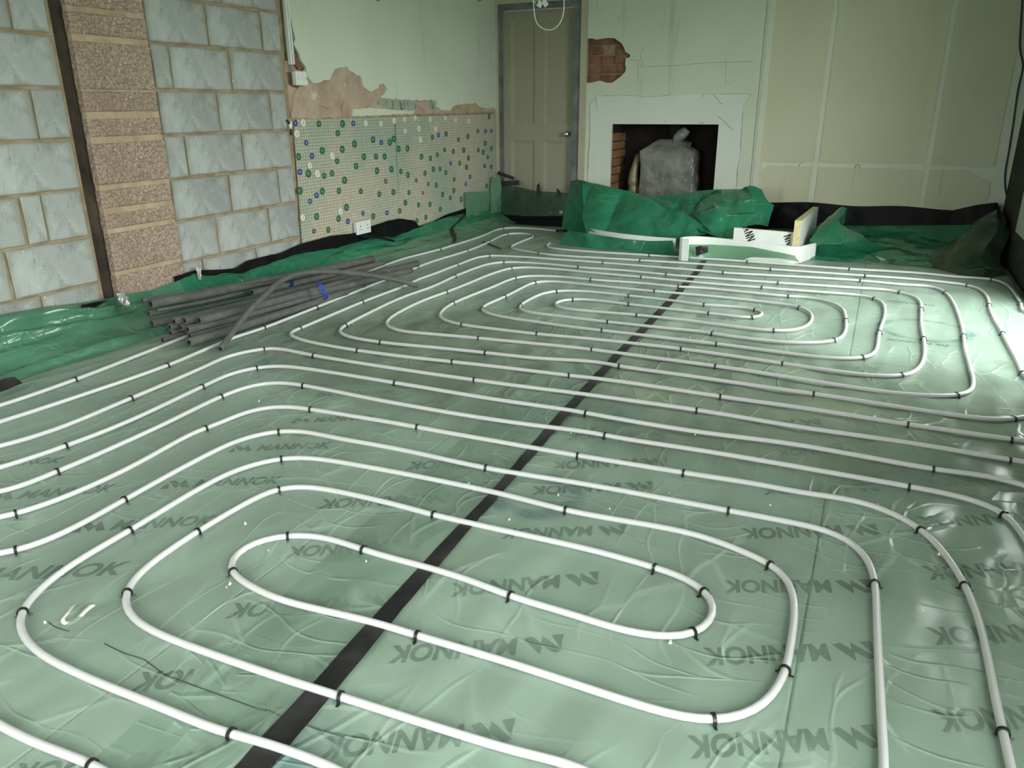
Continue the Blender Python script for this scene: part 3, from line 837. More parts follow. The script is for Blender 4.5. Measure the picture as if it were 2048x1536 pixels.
# white surround boards with chipped outer edge
S4 = lambda x, y: py_(1160 + x / 5.389, 170 + y / 5.389)
outer = [S4(90, 1240), S4(90, 905), S4(100, 760), S4(90, 820), S4(112, 560), S4(112, 200), S4(150, 190), S4(185, 120), S4(330, 118), S4(620, 117), S4(690, 132), S4(990, 112), S4(1310, 102), S4(1440, 104), S4(1500, 100), S4(1840, 96), S4(1790, 175), S4(1765, 190), S4(1750, 330), S4(1742, 500), S4(1720, 790), S4(1700, 900), S4(1680, 1110), S4(1675, 1240)]
o2 = rough_line([Vector((outer[0].x, YB, 0.0))] + outer + [Vector((outer[-1].x, YB, 0.0))], 0.05, 0.004, 9.0, 'y') + [Vector((fx1, YB, 0)), Vector((fx1, YB, fz1)), Vector((fx0, YB, fz1)), Vector((fx0, YB, 0))]
v, f = slab(o2, [], 'y', YB - 0.008, 0.010)
surround = build('fire_surround', v, f, 'white_board', wall_back, label='flat white boarding around the fireplace opening')
for q in ([(1440, 105), (1480, 145), (1505, 185), (1540, 212)], [(1480, 325), (1500, 345), (1560, 395), (1650, 490)], [(180, 130), (183, 270)], [(920, 380), (920, 412)], [(1330, 105), (1322, 135)], [(1280, 402), (1340, 412)]):
    MB().tube([S4(*a) + Vector((0, -0.0085, 0)) for a in q], 0.002, 5).build('scrape', 'pencil', wall_back)
for seq in (outer[1:7], outer[15:24], outer[7:12], outer[12:16]):
    MB().tube([Vector((p.x, YB - 0.0045, p.z)) for p in rough_line(seq, 0.03, 0.004, 21.0, 'y')], 0.0026, 5).build('chip_shadow_edge', 'brown_mortar', wall_back)  # chips and the shadow line at the border, drawn as dark tubes

# door with its frame
door = empty('door_1', (0.5 * (dx0 + dx1), YB, 0), label='closed four-panel beige door in a corner of the back wall', kind='structure')
sx0, sx1, sz1 = on_y(1007, 180, YB + 0.06).x, on_y(1149, 180, YB + 0.06).x, on_y(1080, 19, YB + 0.06).z
sz0 = sz1 - 1.985; DY = YB + 0.06
m = MB(); m.box((dx0 + 0.001, YB - 0.014, sz0), (dx0 + 0.035, YB + 0.11, dz1)); m.box((dx1 - 0.06, YB - 0.014, sz0), (dx1 - 0.001, YB + 0.11, dz1)); m.box((dx0 + 0.035, YB - 0.014, sz1 + 0.055), (dx1 - 0.06, YB + 0.11, dz1 + 0.02))
m.build('door_frame', 'frame_paint', door)
m = MB(); m.box((dx0 + 0.035, YB + 0.005, sz0), (sx0 - 0.002, YB + 0.10, sz1 + 0.055)); m.box((sx1 + 0.002, YB + 0.005, sz0), (dx1 - 0.06, YB + 0.10, sz1 + 0.055)); m.box((sx0 - 0.002, YB + 0.005, sz1 + 0.003), (sx1 + 0.002, YB + 0.10, sz1 + 0.055))
m.build('sealing_tape', 'grey_tape', door)


def dpt(x, y): return on_y(960 + x / 4.3886, 100 + y / 4.3886, DY)


ax0, ax1, bx0, bx1 = dpt(272, 400).x, dpt(480, 400).x, dpt(562, 400).x, dpt(790, 400).x
zt, zm1, zm0 = on_y(1080, 34, DY).z, dpt(500, 664).z, dpt(500, 795).z
zbt = sz0 + 0.22
cells = [(ax0, ax1, zm1, zt), (bx0, bx1, zm1, zt), (ax0, ax1, zbt, zm0), (bx0, bx1, zbt, zm0)]
oo = [Vector((sx0, DY, sz0)), Vector((sx1, DY, sz0)), Vector((sx1, DY, sz1)), Vector((sx0, DY, sz1))]
v, f = slab(oo, [[Vector((a, DY, c)), Vector((b, DY, c)), Vector((b, DY, d)), Vector((a, DY, d))] for a, b, c, d in cells], 'y', DY, 0.036)
build('door_slab', v, f, 'door_paint', door)
for a, b, c, d in cells:
    e = 0.028
    q0 = [(a, c), (b, c), (b, d), (a, d)]; q1 = [(a + e, c + e), (b - e, c + e), (b - e, d - e), (a + e, d - e)]
    v = [(x, DY + 0.002, z) for x, z in q0] + [(x, DY + 0.011, z) for x, z in q1]
    build('door_panel', v, [(k, (k + 1) % 4, (k + 1) % 4 + 4, k + 4) for k in range(4)] + [(4, 5, 6, 7)], 'door_paint', door)
kp = on_y(1136, 268, DY)
ring = []
prof = [(0.026, 0.0), (0.026, -0.004), (0.010, -0.008), (0.010, -0.026), (0.022, -0.034), (0.027, -0.046), (0.022, -0.058), (0.008, -0.063)]
v = []; f = []; n = 16
for r, h in prof:
    for k in range(n):
        a = 2 * math.pi * k / n; v.append((kp.x + r * math.cos(a), DY + h, kp.z + r * math.sin(a)))
for i in range(len(prof) - 1):
    for k in range(n): f.append((i * n + k, i * n + (k + 1) % n, (i + 1) * n + (k + 1) % n, (i + 1) * n + k))
f.append(tuple((len(prof) - 1) * n + k for k in range(n)))
build('door_knob', v, f, 'chrome', door, smooth=True, label='round polished metal knob')
hp = dpt(312, 745); MB().tube([hp, hp + Vector((0, -0.003, 0))], 0.004, 8).build('screw_hole', 'dark_cavity', door)

# corner trim and boarded alcove to the right of the breast
wall_base = MB().box((px_trim, YB + 0.004, 0.0), (xr_end, YB + 0.045, ZC)).build('filler_face', 'filler', wall_back)
tx0, tx1 = py_(1519, 180).x, py_(1529, 180).x
m = MB(); m.box((tx0, YB - 0.012, 0.2), (tx0 + 0.016, YB + 0.004, ZC)); m.box((tx0 + 0.016, YB - 0.020, 0.2), (tx1 + 0.03, YB + 0.004, ZC))
m.build('trim_1', 'filler', wall_back)
A5 = lambda x, y: py_(1448 + x / 3.4133, y / 3.4133)
c1a, c1b = 0.5 * (A5(345, 0).x + A5(240, 1100).x), 0.5 * (A5(752, 0).x + A5(612, 1085).x)
c2a, c2b = 0.5 * (A5(788, 0).x + A5(652, 1085).x), 0.5 * (A5(1565, 0).x + A5(1368, 1120).x)
c3a, c3b = 0.5 * (A5(1602, 0).x + A5(1408, 1130).x), A5(1850, 1100).x
zu, zl = A5(900, 1112).z, A5(900, 1146).z; zbot = 0.262
for a, b in ((c1a, c1b), (c2a, c2b), (c3a, c3b)):
    q = [Vector((a, YB, zu)), Vector((b, YB, zu)), Vector((b, YB, ZC)), Vector((a, YB, ZC))]
    v, f = slab(rough_line(q + [q[0]], 0.15, 0.003, a, 'y')[:-1], [], 'y', YB - 0.005, 0.012); build('wall_panel', v, f, 'cream_board', wall_back)
ch = 0.13
for k, (a, b) in enumerate(((c1a - 0.05, c1b - 0.01), (c2a, c2b), (c3a, c3b))):
    if k == 0: q = [Vector((a, YB, zbot)), Vector((b, YB, zbot)), Vector((b, YB, zl)), Vector((a + ch, YB, zl)), Vector((a, YB, zl - ch))]
    elif k == 2: q = [Vector((a, YB, zbot)), Vector((b, YB, zbot)), Vector((b, YB, zl - 0.09)), Vector((b - 0.16, YB, zl)), Vector((a, YB, zl))]
    else: q = [Vector((a, YB, zbot)), Vector((b, YB, zbot)), Vector((b, YB, zl)), Vector((a, YB, zl))]
    v, f = slab(rough_line(q + [q[0]], 0.15, 0.003, a, 'y')[:-1], [], 'y', YB - 0.005, 0.012); build('wall_panel', v, f, 'cream_board', wall_back)
for q in ([(865, 1335), (895, 1150), (905, 1122), (925, 1130), (925, 1185)], [(500, 1165), (520, 1120), (545, 1105)], [(1468, 1330), (1495, 1160)]):
    MB().tube(catmull([A5(*a) + Vector((0, -0.0035, 0)) for a in q], 0.03), 0.0022, 5).build('pencil_line', 'pencil', wall_back)

# damp-proof sheet along the foot of the back wall
dpm = empty('damp_proof_sheet', (-0.1, YB - 0.03, 0), label='black plastic damp-proof strip along the foot of the cream panels', cat='plastic sheet')
top = [Vector((x, YB - 0.016, zbot + 0.012 + 0.008 * math.sin(x * 9))) for x in np.linspace(px_trim + 0.02, XR - 0.02, 40)]
bot = [Vector((x, YB - 0.05, -0.01)) for x in np.linspace(px_trim + 0.02, XR - 0.02, 40)]
sheet('strip', top, bot, 'black_plastic', dpm, 90, 10, 0.008, 9, 3.0)
top = [on_x(1938, 421, 0.5) * 1.0, Vector((0.70, YB - 0.06, 0.32)), Vector((0.82, YB - 0.12, 0.35)), Vector((0.84, 6.45, 0.28))]
top[0] = Vector((0.55, YB - 0.03, 0.27))
bot = [Vector((0.50, YB - 0.06, 0.0)), Vector((0.70, YB - 0.10, 0.0)), Vector((0.80, YB - 0.16, 0.0)), Vector((0.83, 6.40, 0.0))]
sheet('corner_flap', top, bot, 'black_plastic', dpm, 40, 12, 0.02, 7, 8.0)

# ================================================================== MEMBRANE ON THE FLOOR
CR = {'A': (0, 600, 5.12), 'B': (400, 600, 5.12), 'C': (800, 600, 5.12), 'D': (1200, 600, 5.12), 'E': (1600, 600, 4.5714), 'F': (800, 440, 6.4), 'G': (1100, 480, 6.4),
      'H': (1400, 480, 6.4), 'I': (1700, 500, 5.885), 'J': (0, 850, 5.12), 'K': (400, 850, 5.12), 'L': (800, 850, 5.12), 'M': (1200, 850, 5.12), 'N': (1600, 850, 4.5714),
      'O': (0, 1136, 3.8405), 'P': (500, 1136, 3.8405), 'Q': (1000, 1136, 3.8405), 'R': (1515, 1136, 3.8405)}


def px(c, x, y):
    a, b, s = CR[c]; return (a + x / s, b + y / s)


tape_l = [on_z(*q, 0.006) for q in ((470, 1536), (830, 1144), (997, 967), (1089, 858), (1200, 738), (1325, 610), (1389, 542), (1403, 521))]
tape_r = [on_z(*q, 0.006) for q in ((545, 1536), (868, 1144), (1021, 967), (1114, 859), (1220, 738), (1345, 607), (1402, 542), (1413, 521))]


def tape_x(y):
    t0, t1 = tape_l[0], tape_l[-1]
    return t0.x + (t1.x - t0.x) * (y - t0.y) / (t1.y - t0.y) + 0.02


def wave(x, y, s):
    a = 0.0030 * fbm(x * 3.1 + s, y * 2.3, s, 2)
    a += 0.0016 * fbm(x * 9.0 + y * 3.0 + s, y * 4.0 - x * 2, s + 4, 2)
    k = math.exp(-((y - 2.9) / 0.75) ** 2)      # looser, more puckered across the middle of the room
    a += 0.0060 * k * fbm(x * 5.0 + y * 2.0, y * 6.0, s + 9, 2)
    return max(-0.002, min(0.011, a + 0.002))


def floor_sheet(name, xa, xb, y0, y1, z, seed, mat, parent, step=0.03):
    ny = int((y1 - y0) / step); v = []; nx = int(2.4 / step)
    for j in range(ny + 1):
        y = y0 + (y1 - y0) * j / ny; a, b = xa(y), xb(y)
        for i in range(nx + 1):
            x = a + (b - a) * i / nx
            v.append((x, y, z + 0.002 + wave(x, y, seed)))
    f = [(j * (nx + 1) + i, j * (nx + 1) + i + 1, (j + 1) * (nx + 1) + i + 1, (j + 1) * (nx + 1) + i) for j in range(ny) for i in range(nx)]
    return build(name, v, f, mat, parent, smooth=True)


XF = -3.13            # where the sheet begins to turn up towards the left wall
sheet_r = empty('vapour_membrane', (-0.2, 3, 0), label='translucent green plastic sheet on the floor right of the black tape', cat='plastic sheet')
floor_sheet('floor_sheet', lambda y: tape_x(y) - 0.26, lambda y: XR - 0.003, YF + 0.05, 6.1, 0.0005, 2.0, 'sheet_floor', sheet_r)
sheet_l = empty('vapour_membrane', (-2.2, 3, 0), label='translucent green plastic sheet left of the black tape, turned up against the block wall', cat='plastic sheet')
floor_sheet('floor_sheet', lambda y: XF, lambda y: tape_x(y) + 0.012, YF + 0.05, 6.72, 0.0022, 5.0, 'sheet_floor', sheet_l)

# upturn of the left sheet against the wall (heights read from its top edge)
gt_px = [(0, 632), (98, 615), (162, 608), (222, 598), (262, 588), (300, 583), (343, 566), (392, 545), (403, 551), (448, 547), (487, 546), (513, 534), (560, 519), (599, 507), (677, 496), (751, 473), (787, 475), (822, 460), (853, 447), (892, 435), (931, 427), (985, 414)]
bt_px = [(343, 554), (390, 540), (438, 539), (466, 537), (496, 520), (560, 505), (605, 486), (658, 472), (708, 466), (736, 455), (775, 441), (798, 437), (829, 441), (836, 452), (853, 449), (892, 429), (933, 416)]
WX = XL + 0.022
gt = [on_x(*q, WX) for q in gt_px]; bt = [on_x(*q, WX) for q in bt_px]


def interp(poly, y):
    if y <= poly[0].y: return poly[0].z
    for a, b in zip(poly[:-1], poly[1:]):
        if y <= b.y: return a.z + (b.z - a.z) * (y - a.y) / max(1e-6, b.y - a.y)
    return poly[-1].z


v = []; nv = 26; ysn = [0.2 + 0.03 * k for k in range(int((7.02 - 0.2) / 0.03))]
fm = []
for y in ysn:
    zt_ = interp(gt, y) if y > 2.0 else gt[0].z + 0.01 * math.sin(y * 6)
    front = max(0.0, min(1.0, (3.3 - y) / 0.9))
    for k in range(nv + 1):
        t = k / nv
        if t < 0.42:
            s = t / 0.42; x = XF - s * 0.22; z = 0.004 + s ** 1.6 * zt_ * (0.34 + 0.1 * front)
        else:
            s = (t - 0.42) / 0.58; x = XF - 0.22 - s * (XF - 0.22 - WX); z = 0.004 + zt_ * ((0.34 + 0.1 * front) + s * (0.66 - 0.1 * front))
        e = min(1, t * 6) * min(1, (1 - t) * 5 + 0.1)
        w = fbm(y * 2.2, t * 2.0, 3.0, 3) * 0.020 + fbm(y * 9, t * 5, 7, 2) * 0.006
        rid = max(0, 1 - abs(mnoise.noise(Vector((y * 1.1 + t * 1.6, t * 3.2 - y * 0.5, 4.0)))) * 3.0)
        w += front * (0.030 * rid ** 2 + 0.03 * fbm(y * 1.3, t * 2.5, 12, 2)) + 0.010 * rid ** 3
        v.append((x + w * e * 0.75, y, max(0.004, z + w * e * 0.7)))
nr = len(ysn)
f = [(j * (nv + 1) + i, j * (nv + 1) + i + 1, (j + 1) * (nv + 1) + i + 1, (j + 1) * (nv + 1) + i) for j in range(nr - 1) for i in range(nv)]
fm = [(0 if i < nv * 0.42 else 1) if ysn[j] > 3.0 else 2 for j in range(nr - 1) for i in range(nv)]
v_up = [tuple(q) for q in v]
build('upturned_edge', v, f, None, sheet_l, smooth=True, mats=['sheet_thin', 'sheet_loose', 'sheet_fold'], fmat=fm)
# black damp-proof course lapping out above it
dpc = empty('damp_proof_strip', (WX, 4.8, 0.2), label='ragged black plastic strip above the green sheet on the left wall', cat='plastic sheet')
yy = np.linspace(bt[0].y + 0.01, on_x(931, 420, WX).y, 110)
top = [Vector((WX + 0.006, y, interp(bt, y) + 0.006 * mnoise.noise(Vector((y * 14, 0, 1))))) for y in yy]
bot = [Vector((WX + 0.004, y, interp(gt, y) - 0.05)) for y in yy]
sheet('strip', top, bot, 'black_plastic', dpc, 160, 8, 0.006, 12, 1.0)
q = [on_x(*a, WX + 0.05) for a in ((162, 610), (218, 599))], [on_x(*a, WX + 0.05) for a in ((166, 640), (178, 625))]
sheet('torn_flap', q[0], q[1], 'black_plastic', dpc, 14, 8, 0.008, 12, 2.0)
for qq in ([(720, 470), (754, 472)], [(755, 472), (806, 484)]):
    a = [on_x(*s, WX + 0.05) for s in qq]; b = [p + Vector((0.02, 0.01, -0.02)) for p in a]
    sheet('lap_flap', a, b, 'black_plastic', dpc, 12, 4, 0.004, 12, qq[0][0])
# taped corner piece, beside the door
tp = [on_x(*q, WX + 0.012) for q in ((930, 384), (984, 382))]; bt_ = [on_x(*q, WX + 0.02) for q in ((934, 470), (990, 455))]
sheet('corner_piece', tp, bt_, 'sheet_thin', sheet_l, 24, 16, 0.006, 9, 5.0)
tp = [on_x(984, 352, WX + 0.02), on_y(1001, 356, YB - 0.06)]
sheet('corner_piece', tp, [Vector((WX + 0.03, 6.80, 0.01)), Vector((tp[1].x + 0.03, YB - 0.10, 0.0))], 'sheet_thin', sheet_l, 14, 24, 0.02, 8, 6.0)
# black seam tape running down from the membrane to the floor
ytp, ybt = on_x(932, 418, WX).y, on_z(944, 490, 0.0).y
a, b = [], []
for k in range(nv + 1):
    t = k / nv; y = ybt + (ytp - ybt) * t; j = min(range(nr), key=lambda q: abs(ysn[q] - y))
    off = Vector((0.006, -0.004, 0.006)); a.append(Vector(v_up[j * (nv + 1) + k]) + off); b.append(Vector(v_up[min(j + 2, nr - 1) * (nv + 1) + k]) + off)
sheet('seam_tape', a, b, 'black_tape', sheet_l, 40, 4, 0.0, 10, 2.0)
a = [on_z(*q, 0.012) for q in ((964, 483), (980, 490), (1000, 498))]
sheet('seam_tape', a, [p + Vector((0.0, 0.035, 0.0)) for p in a], 'black_tape', sheet_l, 14, 3, 0.002, 10, 2.0)

# long black tape over the lap
ya, yb = tape_l[0].y - 1.2, tape_l[-1].y
v = []; f = []; nn = 140
wl_ = lambda y, P: float(np.interp(y, [p.y for p in P], [p.x for p in P]))
for k in range(nn + 1):
    y = ya + (yb - ya) * k / nn
    x0 = wl_(y, tape_l) if y > tape_l[0].y else tape_l[0].x - (tape_l[0].y - y) * 0.01
    x1 = wl_(y, tape_r) if y > tape_r[0].y else tape_r[0].x - (tape_r[0].y - y) * 0.01
    for s in (0, 0.34, 0.66, 1):
        x = x0 + (x1 - x0) * s + (0.003 * mnoise.noise(Vector((y * 12, s, 2))) if s in (0, 1) else 0)
        v.append((x, y, 0.0042 + max(wave(x, y, 5.0), wave(x, y, 2.0)) + 0.001))
f = [(k * 4 + i, k * 4 + i + 1, (k + 1) * 4 + i + 1, (k + 1) * 4 + i) for k in range(nn) for i in range(3)]
build('jointing_tape', v, f, 'black_tape', None, smooth=True, origin=(tape_l[3].x, tape_l[3].y, 0), label='long straight black tape joining the two green floor sheets', cat='tape')

# printing on the boards, seen through the sheet
cu = bpy.data.curves.new('lettering_source', 'FONT'); cu.body = 'MANNOK'; cu.size = 1.0; cu.shear = 0.28; cu.offset = 0.034; cu.space_character = 1.02
co = bpy.data.objects.new('lettering_source', cu); COL.objects.link(co)
bpy.context.view_layer.update()
txt = bpy.data.meshes.new_from_object(co.evaluated_get(bpy.context.evaluated_depsgraph_get()))
bpy.data.objects.remove(co); bpy.data.curves.remove(cu)
tv = np.array([tuple(q.co) for q in txt.vertices]); lo, hi = tv.min(0), tv.max(0)
tw, th = hi[0] - lo[0], hi[1] - lo[1]
logo = [[(0.0, 0.12), (0.22, 0.03), (0.42, 0.50), (0.31, 1.0)], [(0.47, 0.03), (0.87, 0.86), (0.66, 0.95), (0.38, 0.48)], [(0.70, 0.02), (1.0, 0.0), (0.84, 0.74)]]


def print_mesh(name, mat):
    """Logo then word, unit length along +x, height 0.155; lies in xy."""
    Hh = 0.150; v = []; f = []
    for q in logo:      # drawn as seen upside down, so turned half round
        n0 = len(v); v += [((1 - a) * 0.235, (1 - (1 - b)) * Hh * 1.08 - 0.004, 0) for a, b in q]; f.append(tuple(range(n0, n0 + len(q))))
    n0 = len(v)
    for q in tv: v.append((0.265 + (q[0] - lo[0]) / tw * 0.735, (q[1] - lo[1]) / th * Hh, 0))
    f += [tuple(i + n0 for i in p.vertices) for p in txt.polygons]
    me = bpy.data.meshes.new(name); me.from_pydata(v, [], f); me.materials.append(MATS[mat]); me.update()
    return me


floor_print = print_mesh('board_print', 'print_ink')
rot = [((1198, 1143), (898, 1167)), ((1128, 1269), (778, 1292)), ((1031, 1438), (640, 1475)), ((1737, 1160), (1440, 1160)), ((1742, 1283), (1398, 1296)), ((1747, 1450), (1365, 1472)), ((2195, 1243), (1840, 1255)), ((2232, 1403), (1851, 1420)),
       ((2150, 1120), (1832, 1132)), ((2110, 1025), (1823, 1032)), ((1751, 1048), (1475, 1057)), ((655, 1320), (276, 1345)), ((430, 1492), (30, 1528)), ((794, 1187), (461, 1207)), ((1306, 962), (1058, 973)), ((1335, 915), (1100, 923)),
       ((1252, 1050), (1000, 1058)), ((1755, 966), (1515, 973)), ((1755, 892), (1545, 899)), ((1050, 915), (815, 924)), ((905, 987), (640, 999)), ((850, 1076), (575, 1094)), ((1640, 838), (1440, 842)), ((1330, 862), (1130, 868)), ((2080, 950), (1830, 956)),
       ((1560, 700), (1430, 684)), ((1760, 735), (1610, 726)), ((1900, 690), (1770, 676)), ((1480, 640), (1390, 630)), ((1660, 590), (1570, 582)), ((1870, 610), (1770, 600))]
upr = [((-190, 1172), (245, 1150)), ((140, 1066), (425, 1050)), ((-40, 1005), (225, 984)), ((320, 978), (560, 968)), ((455, 905), (662, 896)), ((630, 794), (790, 787)), ((580, 847), (752, 839)), ((-90, 940), (120, 926))]
for (a, b) in rot + upr:
    A, B = on_z(*a, 0.0), on_z(*b, 0.0); d = B - A; L = d.length
    o = bpy.data.objects.new('board_print', floor_print); COL.objects.link(o); o.parent = floor
    o.location = (A.x, A.y, 0.0006); o.rotation_euler = (0, 0, math.atan2(d.y, d.x)); o.scale = (L, min(L, 0.40), 1)
# blue spray marks on the boards
m_spray('spray_ring', 0.115, 0.035, (0.05, 0.20, 0.34)); m_spray('spray_blob', 0.0, 0.13, (0.06, 0.24, 0.36)); m_spray('spray_arc', 0.20, 0.03, (0.06, 0.26, 0.34))
for (c, R, mt) in (((1072, 990), 0.17, 'spray_ring'), ((590, 1500), 0.14, 'spray_blob'), ((1250, 832), 0.14, 'spray_blob'), ((1850, 660), 0.25, 'spray_arc'), ((540, 730), 0.14, 'spray_blob')):
    p = on_z(*c, 0.001)
    build('spray_mark', [(p.x - R, p.y - R, 0.0010), (p.x + R, p.y - R, 0.0010), (p.x + R, p.y + R, 0.0010), (p.x - R, p.y + R, 0.0010)], [(0, 1, 2, 3)], mt, floor, origin=(p.x, p.y, 0.0010))
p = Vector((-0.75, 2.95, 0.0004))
build('olive_shade_patch', [(XL + 0.1, 1.7, p.z), (XR - 0.02, 1.7, p.z), (XR - 0.02, 4.2, p.z), (XL + 0.1, 4.2, p.z)], [(0, 1, 2, 3)], 'olive_shade_band', floor, origin=p)  # soft-edged decal that darkens the middle of the floor like shade
hair = [px('O', *q) for q in ((370, 415), (430, 455), (530, 485))], [px('O', *q) for q in ((800, 580), (880, 620), (970, 660), (1110, 705), (1250, 810), (1400, 870), (1600, 945), (1850, 1035), (2047, 1100))] + [px('P', *q) for q in ((120, 1085), (240, 1140))], [px('P', *q) for q in ((400, 1195), (500, 1230), (600, 1265), (725, 1300))]
for h in hair: MB().tube(catmull([on_z(*q, 0.0075) for q in h], 0.03), 0.0009, 5).build('scored_line', 'clip_plastic', floor)

# ================================================================== HEATING PIPE
PR = 0.0082; PZ = 0.0130


def path(*segs):
    """Each seg: ('X', [(x, y), ...]) in a crop of the photograph, or ('w', [(x, y), ...]) in metres."""
    pts = []
    for c, lst in segs:
        for q in lst:
            p = Vector((q[0], q[1], PZ)) if c == 'w' else on_z(*px(c, *q), PZ)
            if not pts or (p - pts[-1]).length > 0.02: pts.append(p)
    return pts


back = path(
    ('F', [(1915, 295), (1880, 345), (1960, 365), (2048, 375)]), ('G', [(600, 155), (1260, 195), (2048, 243)]), ('H', [(615, 275), (1300, 327), (1912, 370)]),
    ('I', [(800, 270), (1250, 315), (1665, 342), (1800, 385), (1890, 450), (1960, 550), (2015, 640), (2048, 730)]), ('w', [(0.842, 4.75), (0.838, 4.2), (0.835, 3.5), (0.80, 3.12), (0.70, 2.93)]),
    ('E', [(2048, 1290), (1920, 1272), (1000, 1140), (0, 985)]), ('D', [(1210, 985), (0, 808)]), ('C', [(1730, 772), (500, 628), (0, 575)]), ('B', [(1600, 515), (1250, 455), (1030, 405), (930, 365), (910, 335), (950, 318), (1010, 297), (1660, 22)]),
    ('F', [(90, 832), (250, 752), (440, 690), (600, 625), (735, 575), (930, 500), (1050, 467), (1145, 458), (1500, 470)]), ('G', [(0, 243), (685, 292), (1400, 350), (2048, 402)]), ('H', [(280, 418), (1200, 468), (2048, 518)]),
    ('I', [(130, 365), (600, 405), (900, 420), (1020, 445), (1115, 492), (1200, 590), (1250, 690), (1290, 800), (1325, 930), (1340, 1030), (1355, 1180), (1400, 1330), (1440, 1500)]), ('E', [(1560, 640), (1585, 740), (1560, 830), (1430, 872), (1200, 874), (800, 842), (0, 725)]),
    ('D', [(1213, 682), (0, 518)]), ('C', [(1980, 508), (797, 390), (0, 317)]), ('B', [(2000, 302), (1925, 272), (1903, 240), (1935, 195), (2048, 120)]), ('F', [(0, 1185), (300, 1030), (605, 918), (900, 800), (1200, 680), (1422, 617), (1600, 607), (2048, 635)]),
    ('G', [(600, 425), (1190, 478), (2048, 558)]), ('H', [(787, 608), (1400, 655), (2048, 706)]), ('I', [(180, 545), (300, 572), (380, 620), (410, 700), (405, 790), (365, 900), (340, 990), (325, 1110), (295, 1200), (180, 1265), (0, 1278)]),
    ('E', [(420, 537), (250, 532), (0, 503)]), ('D', [(1203, 452), (45, 316)]), ('C', [(2048, 312), (1500, 240), (950, 150), (840, 105), (835, 80), (900, 40)]), ('F', [(1355, 975), (1600, 850), (1708, 803), (1850, 785), (2048, 793)]),
    ('G', [(600, 585), (1315, 655), (2048, 718)]), ('H', [(800, 790), (1200, 845), (1300, 870), (1400, 920), (1437, 985), (1400, 1070), (1300, 1130), (1150, 1158), (910, 1160), (0, 1053)]),
    ('G', [(1700, 1025), (1140, 965), (400, 900), (200, 880), (90, 850), (50, 822), (95, 790), (190, 768), (303, 760), (500, 765), (985, 822), (2030, 940)]),
    ('H', [(400, 972), (600, 992), (705, 993), (790, 965), (808, 940), (770, 905), (685, 885), (400, 850), (70, 832)]), ('G', [(1500, 768), (1013, 715), (600, 670), (300, 650), (78, 655)]), ('F', [(1850, 935), (1650, 1020), (1535, 1095), (1520, 1120), (1560, 1155), (1700, 1190), (2048, 1232)]),
    ('G', [(720, 1048), (1400, 1120), (2048, 1188)]), ('H', [(180, 1203), (700, 1272), (1100, 1312), (1400, 1318), (1600, 1305), (1750, 1280), (1845, 1205), (1868, 1020), (1830, 890), (1740, 825), (1500, 755), (1300, 727), (1150, 722), (0, 612)]),
    ('G', [(1625, 598), (1200, 555), (515, 508), (200, 475), (0, 465)]), ('F', [(1800, 715), (1600, 720), (1463, 745), (1200, 850), (690, 1060), (570, 1135), (505, 1205), (515, 1245), (600, 1290), (815, 1342), (1200, 1395), (1735, 1457)]),
    ('C', [(2048, 408)]), ('D', [(250, 435), (820, 500), (1400, 582), (1893, 655)]), ('E', [(0, 607), (400, 662), (700, 692), (958, 688), (1075, 632), (1133, 530), (1132, 360), (1108, 220), (1108, 90)]),
    ('I', [(820, 600), (740, 540), (590, 500), (400, 465), (0, 440)]), ('H', [(1000, 548), (0, 477)]), ('G', [(1510, 445), (1000, 395), (390, 350), (0, 312)]), ('F', [(1700, 550), (1480, 540), (1308, 540), (1150, 560), (710, 718), (400, 860), (0, 1003)]),
    ('B', [(1485, 262), (1425, 305), (1445, 345), (1560, 385), (1875, 435), (2048, 455)]), ('C', [(500, 500), (900, 542), (1400, 597), (2048, 638)]), ('D', [(215, 680), (1000, 790), (2048, 945)]), ('E', [(110, 858), (800, 960), (1500, 1065), (1800, 1093), (1958, 1090), (2048, 1070)]),
    ('w', [(0.655, 3.16), (0.705, 3.30), (0.685, 3.47)]), ('I', [(2048, 1490), (2020, 1435), (1960, 1295), (1870, 1125), (1800, 985), (1690, 800), (1645, 690), (1630, 590), (1590, 515), (1510, 455), (1388, 413), (900, 355), (155, 300)]),
    ('H', [(930, 375), (0, 308)]), ('G', [(1150, 260), (0, 190)]), ('F', [(1775, 427), (1550, 390), (1420, 355), (1425, 335), (1500, 300), (1620, 250), (1700, 215), (1690, 190), (1600, 175), (1490, 170), (1382, 180), (1290, 205), (1150, 278), (852, 400), (500, 505), (200, 612)]),
    ('B', [(1203, 70), (640, 290)]), ('B', [(330, 390), (190, 450)]), ('A', [(2048, 530), (1700, 675), (0, 1247)]), ('w', [(-2.80, 1.2), (-2.84, 0.6), (-2.85, -0.6)]))

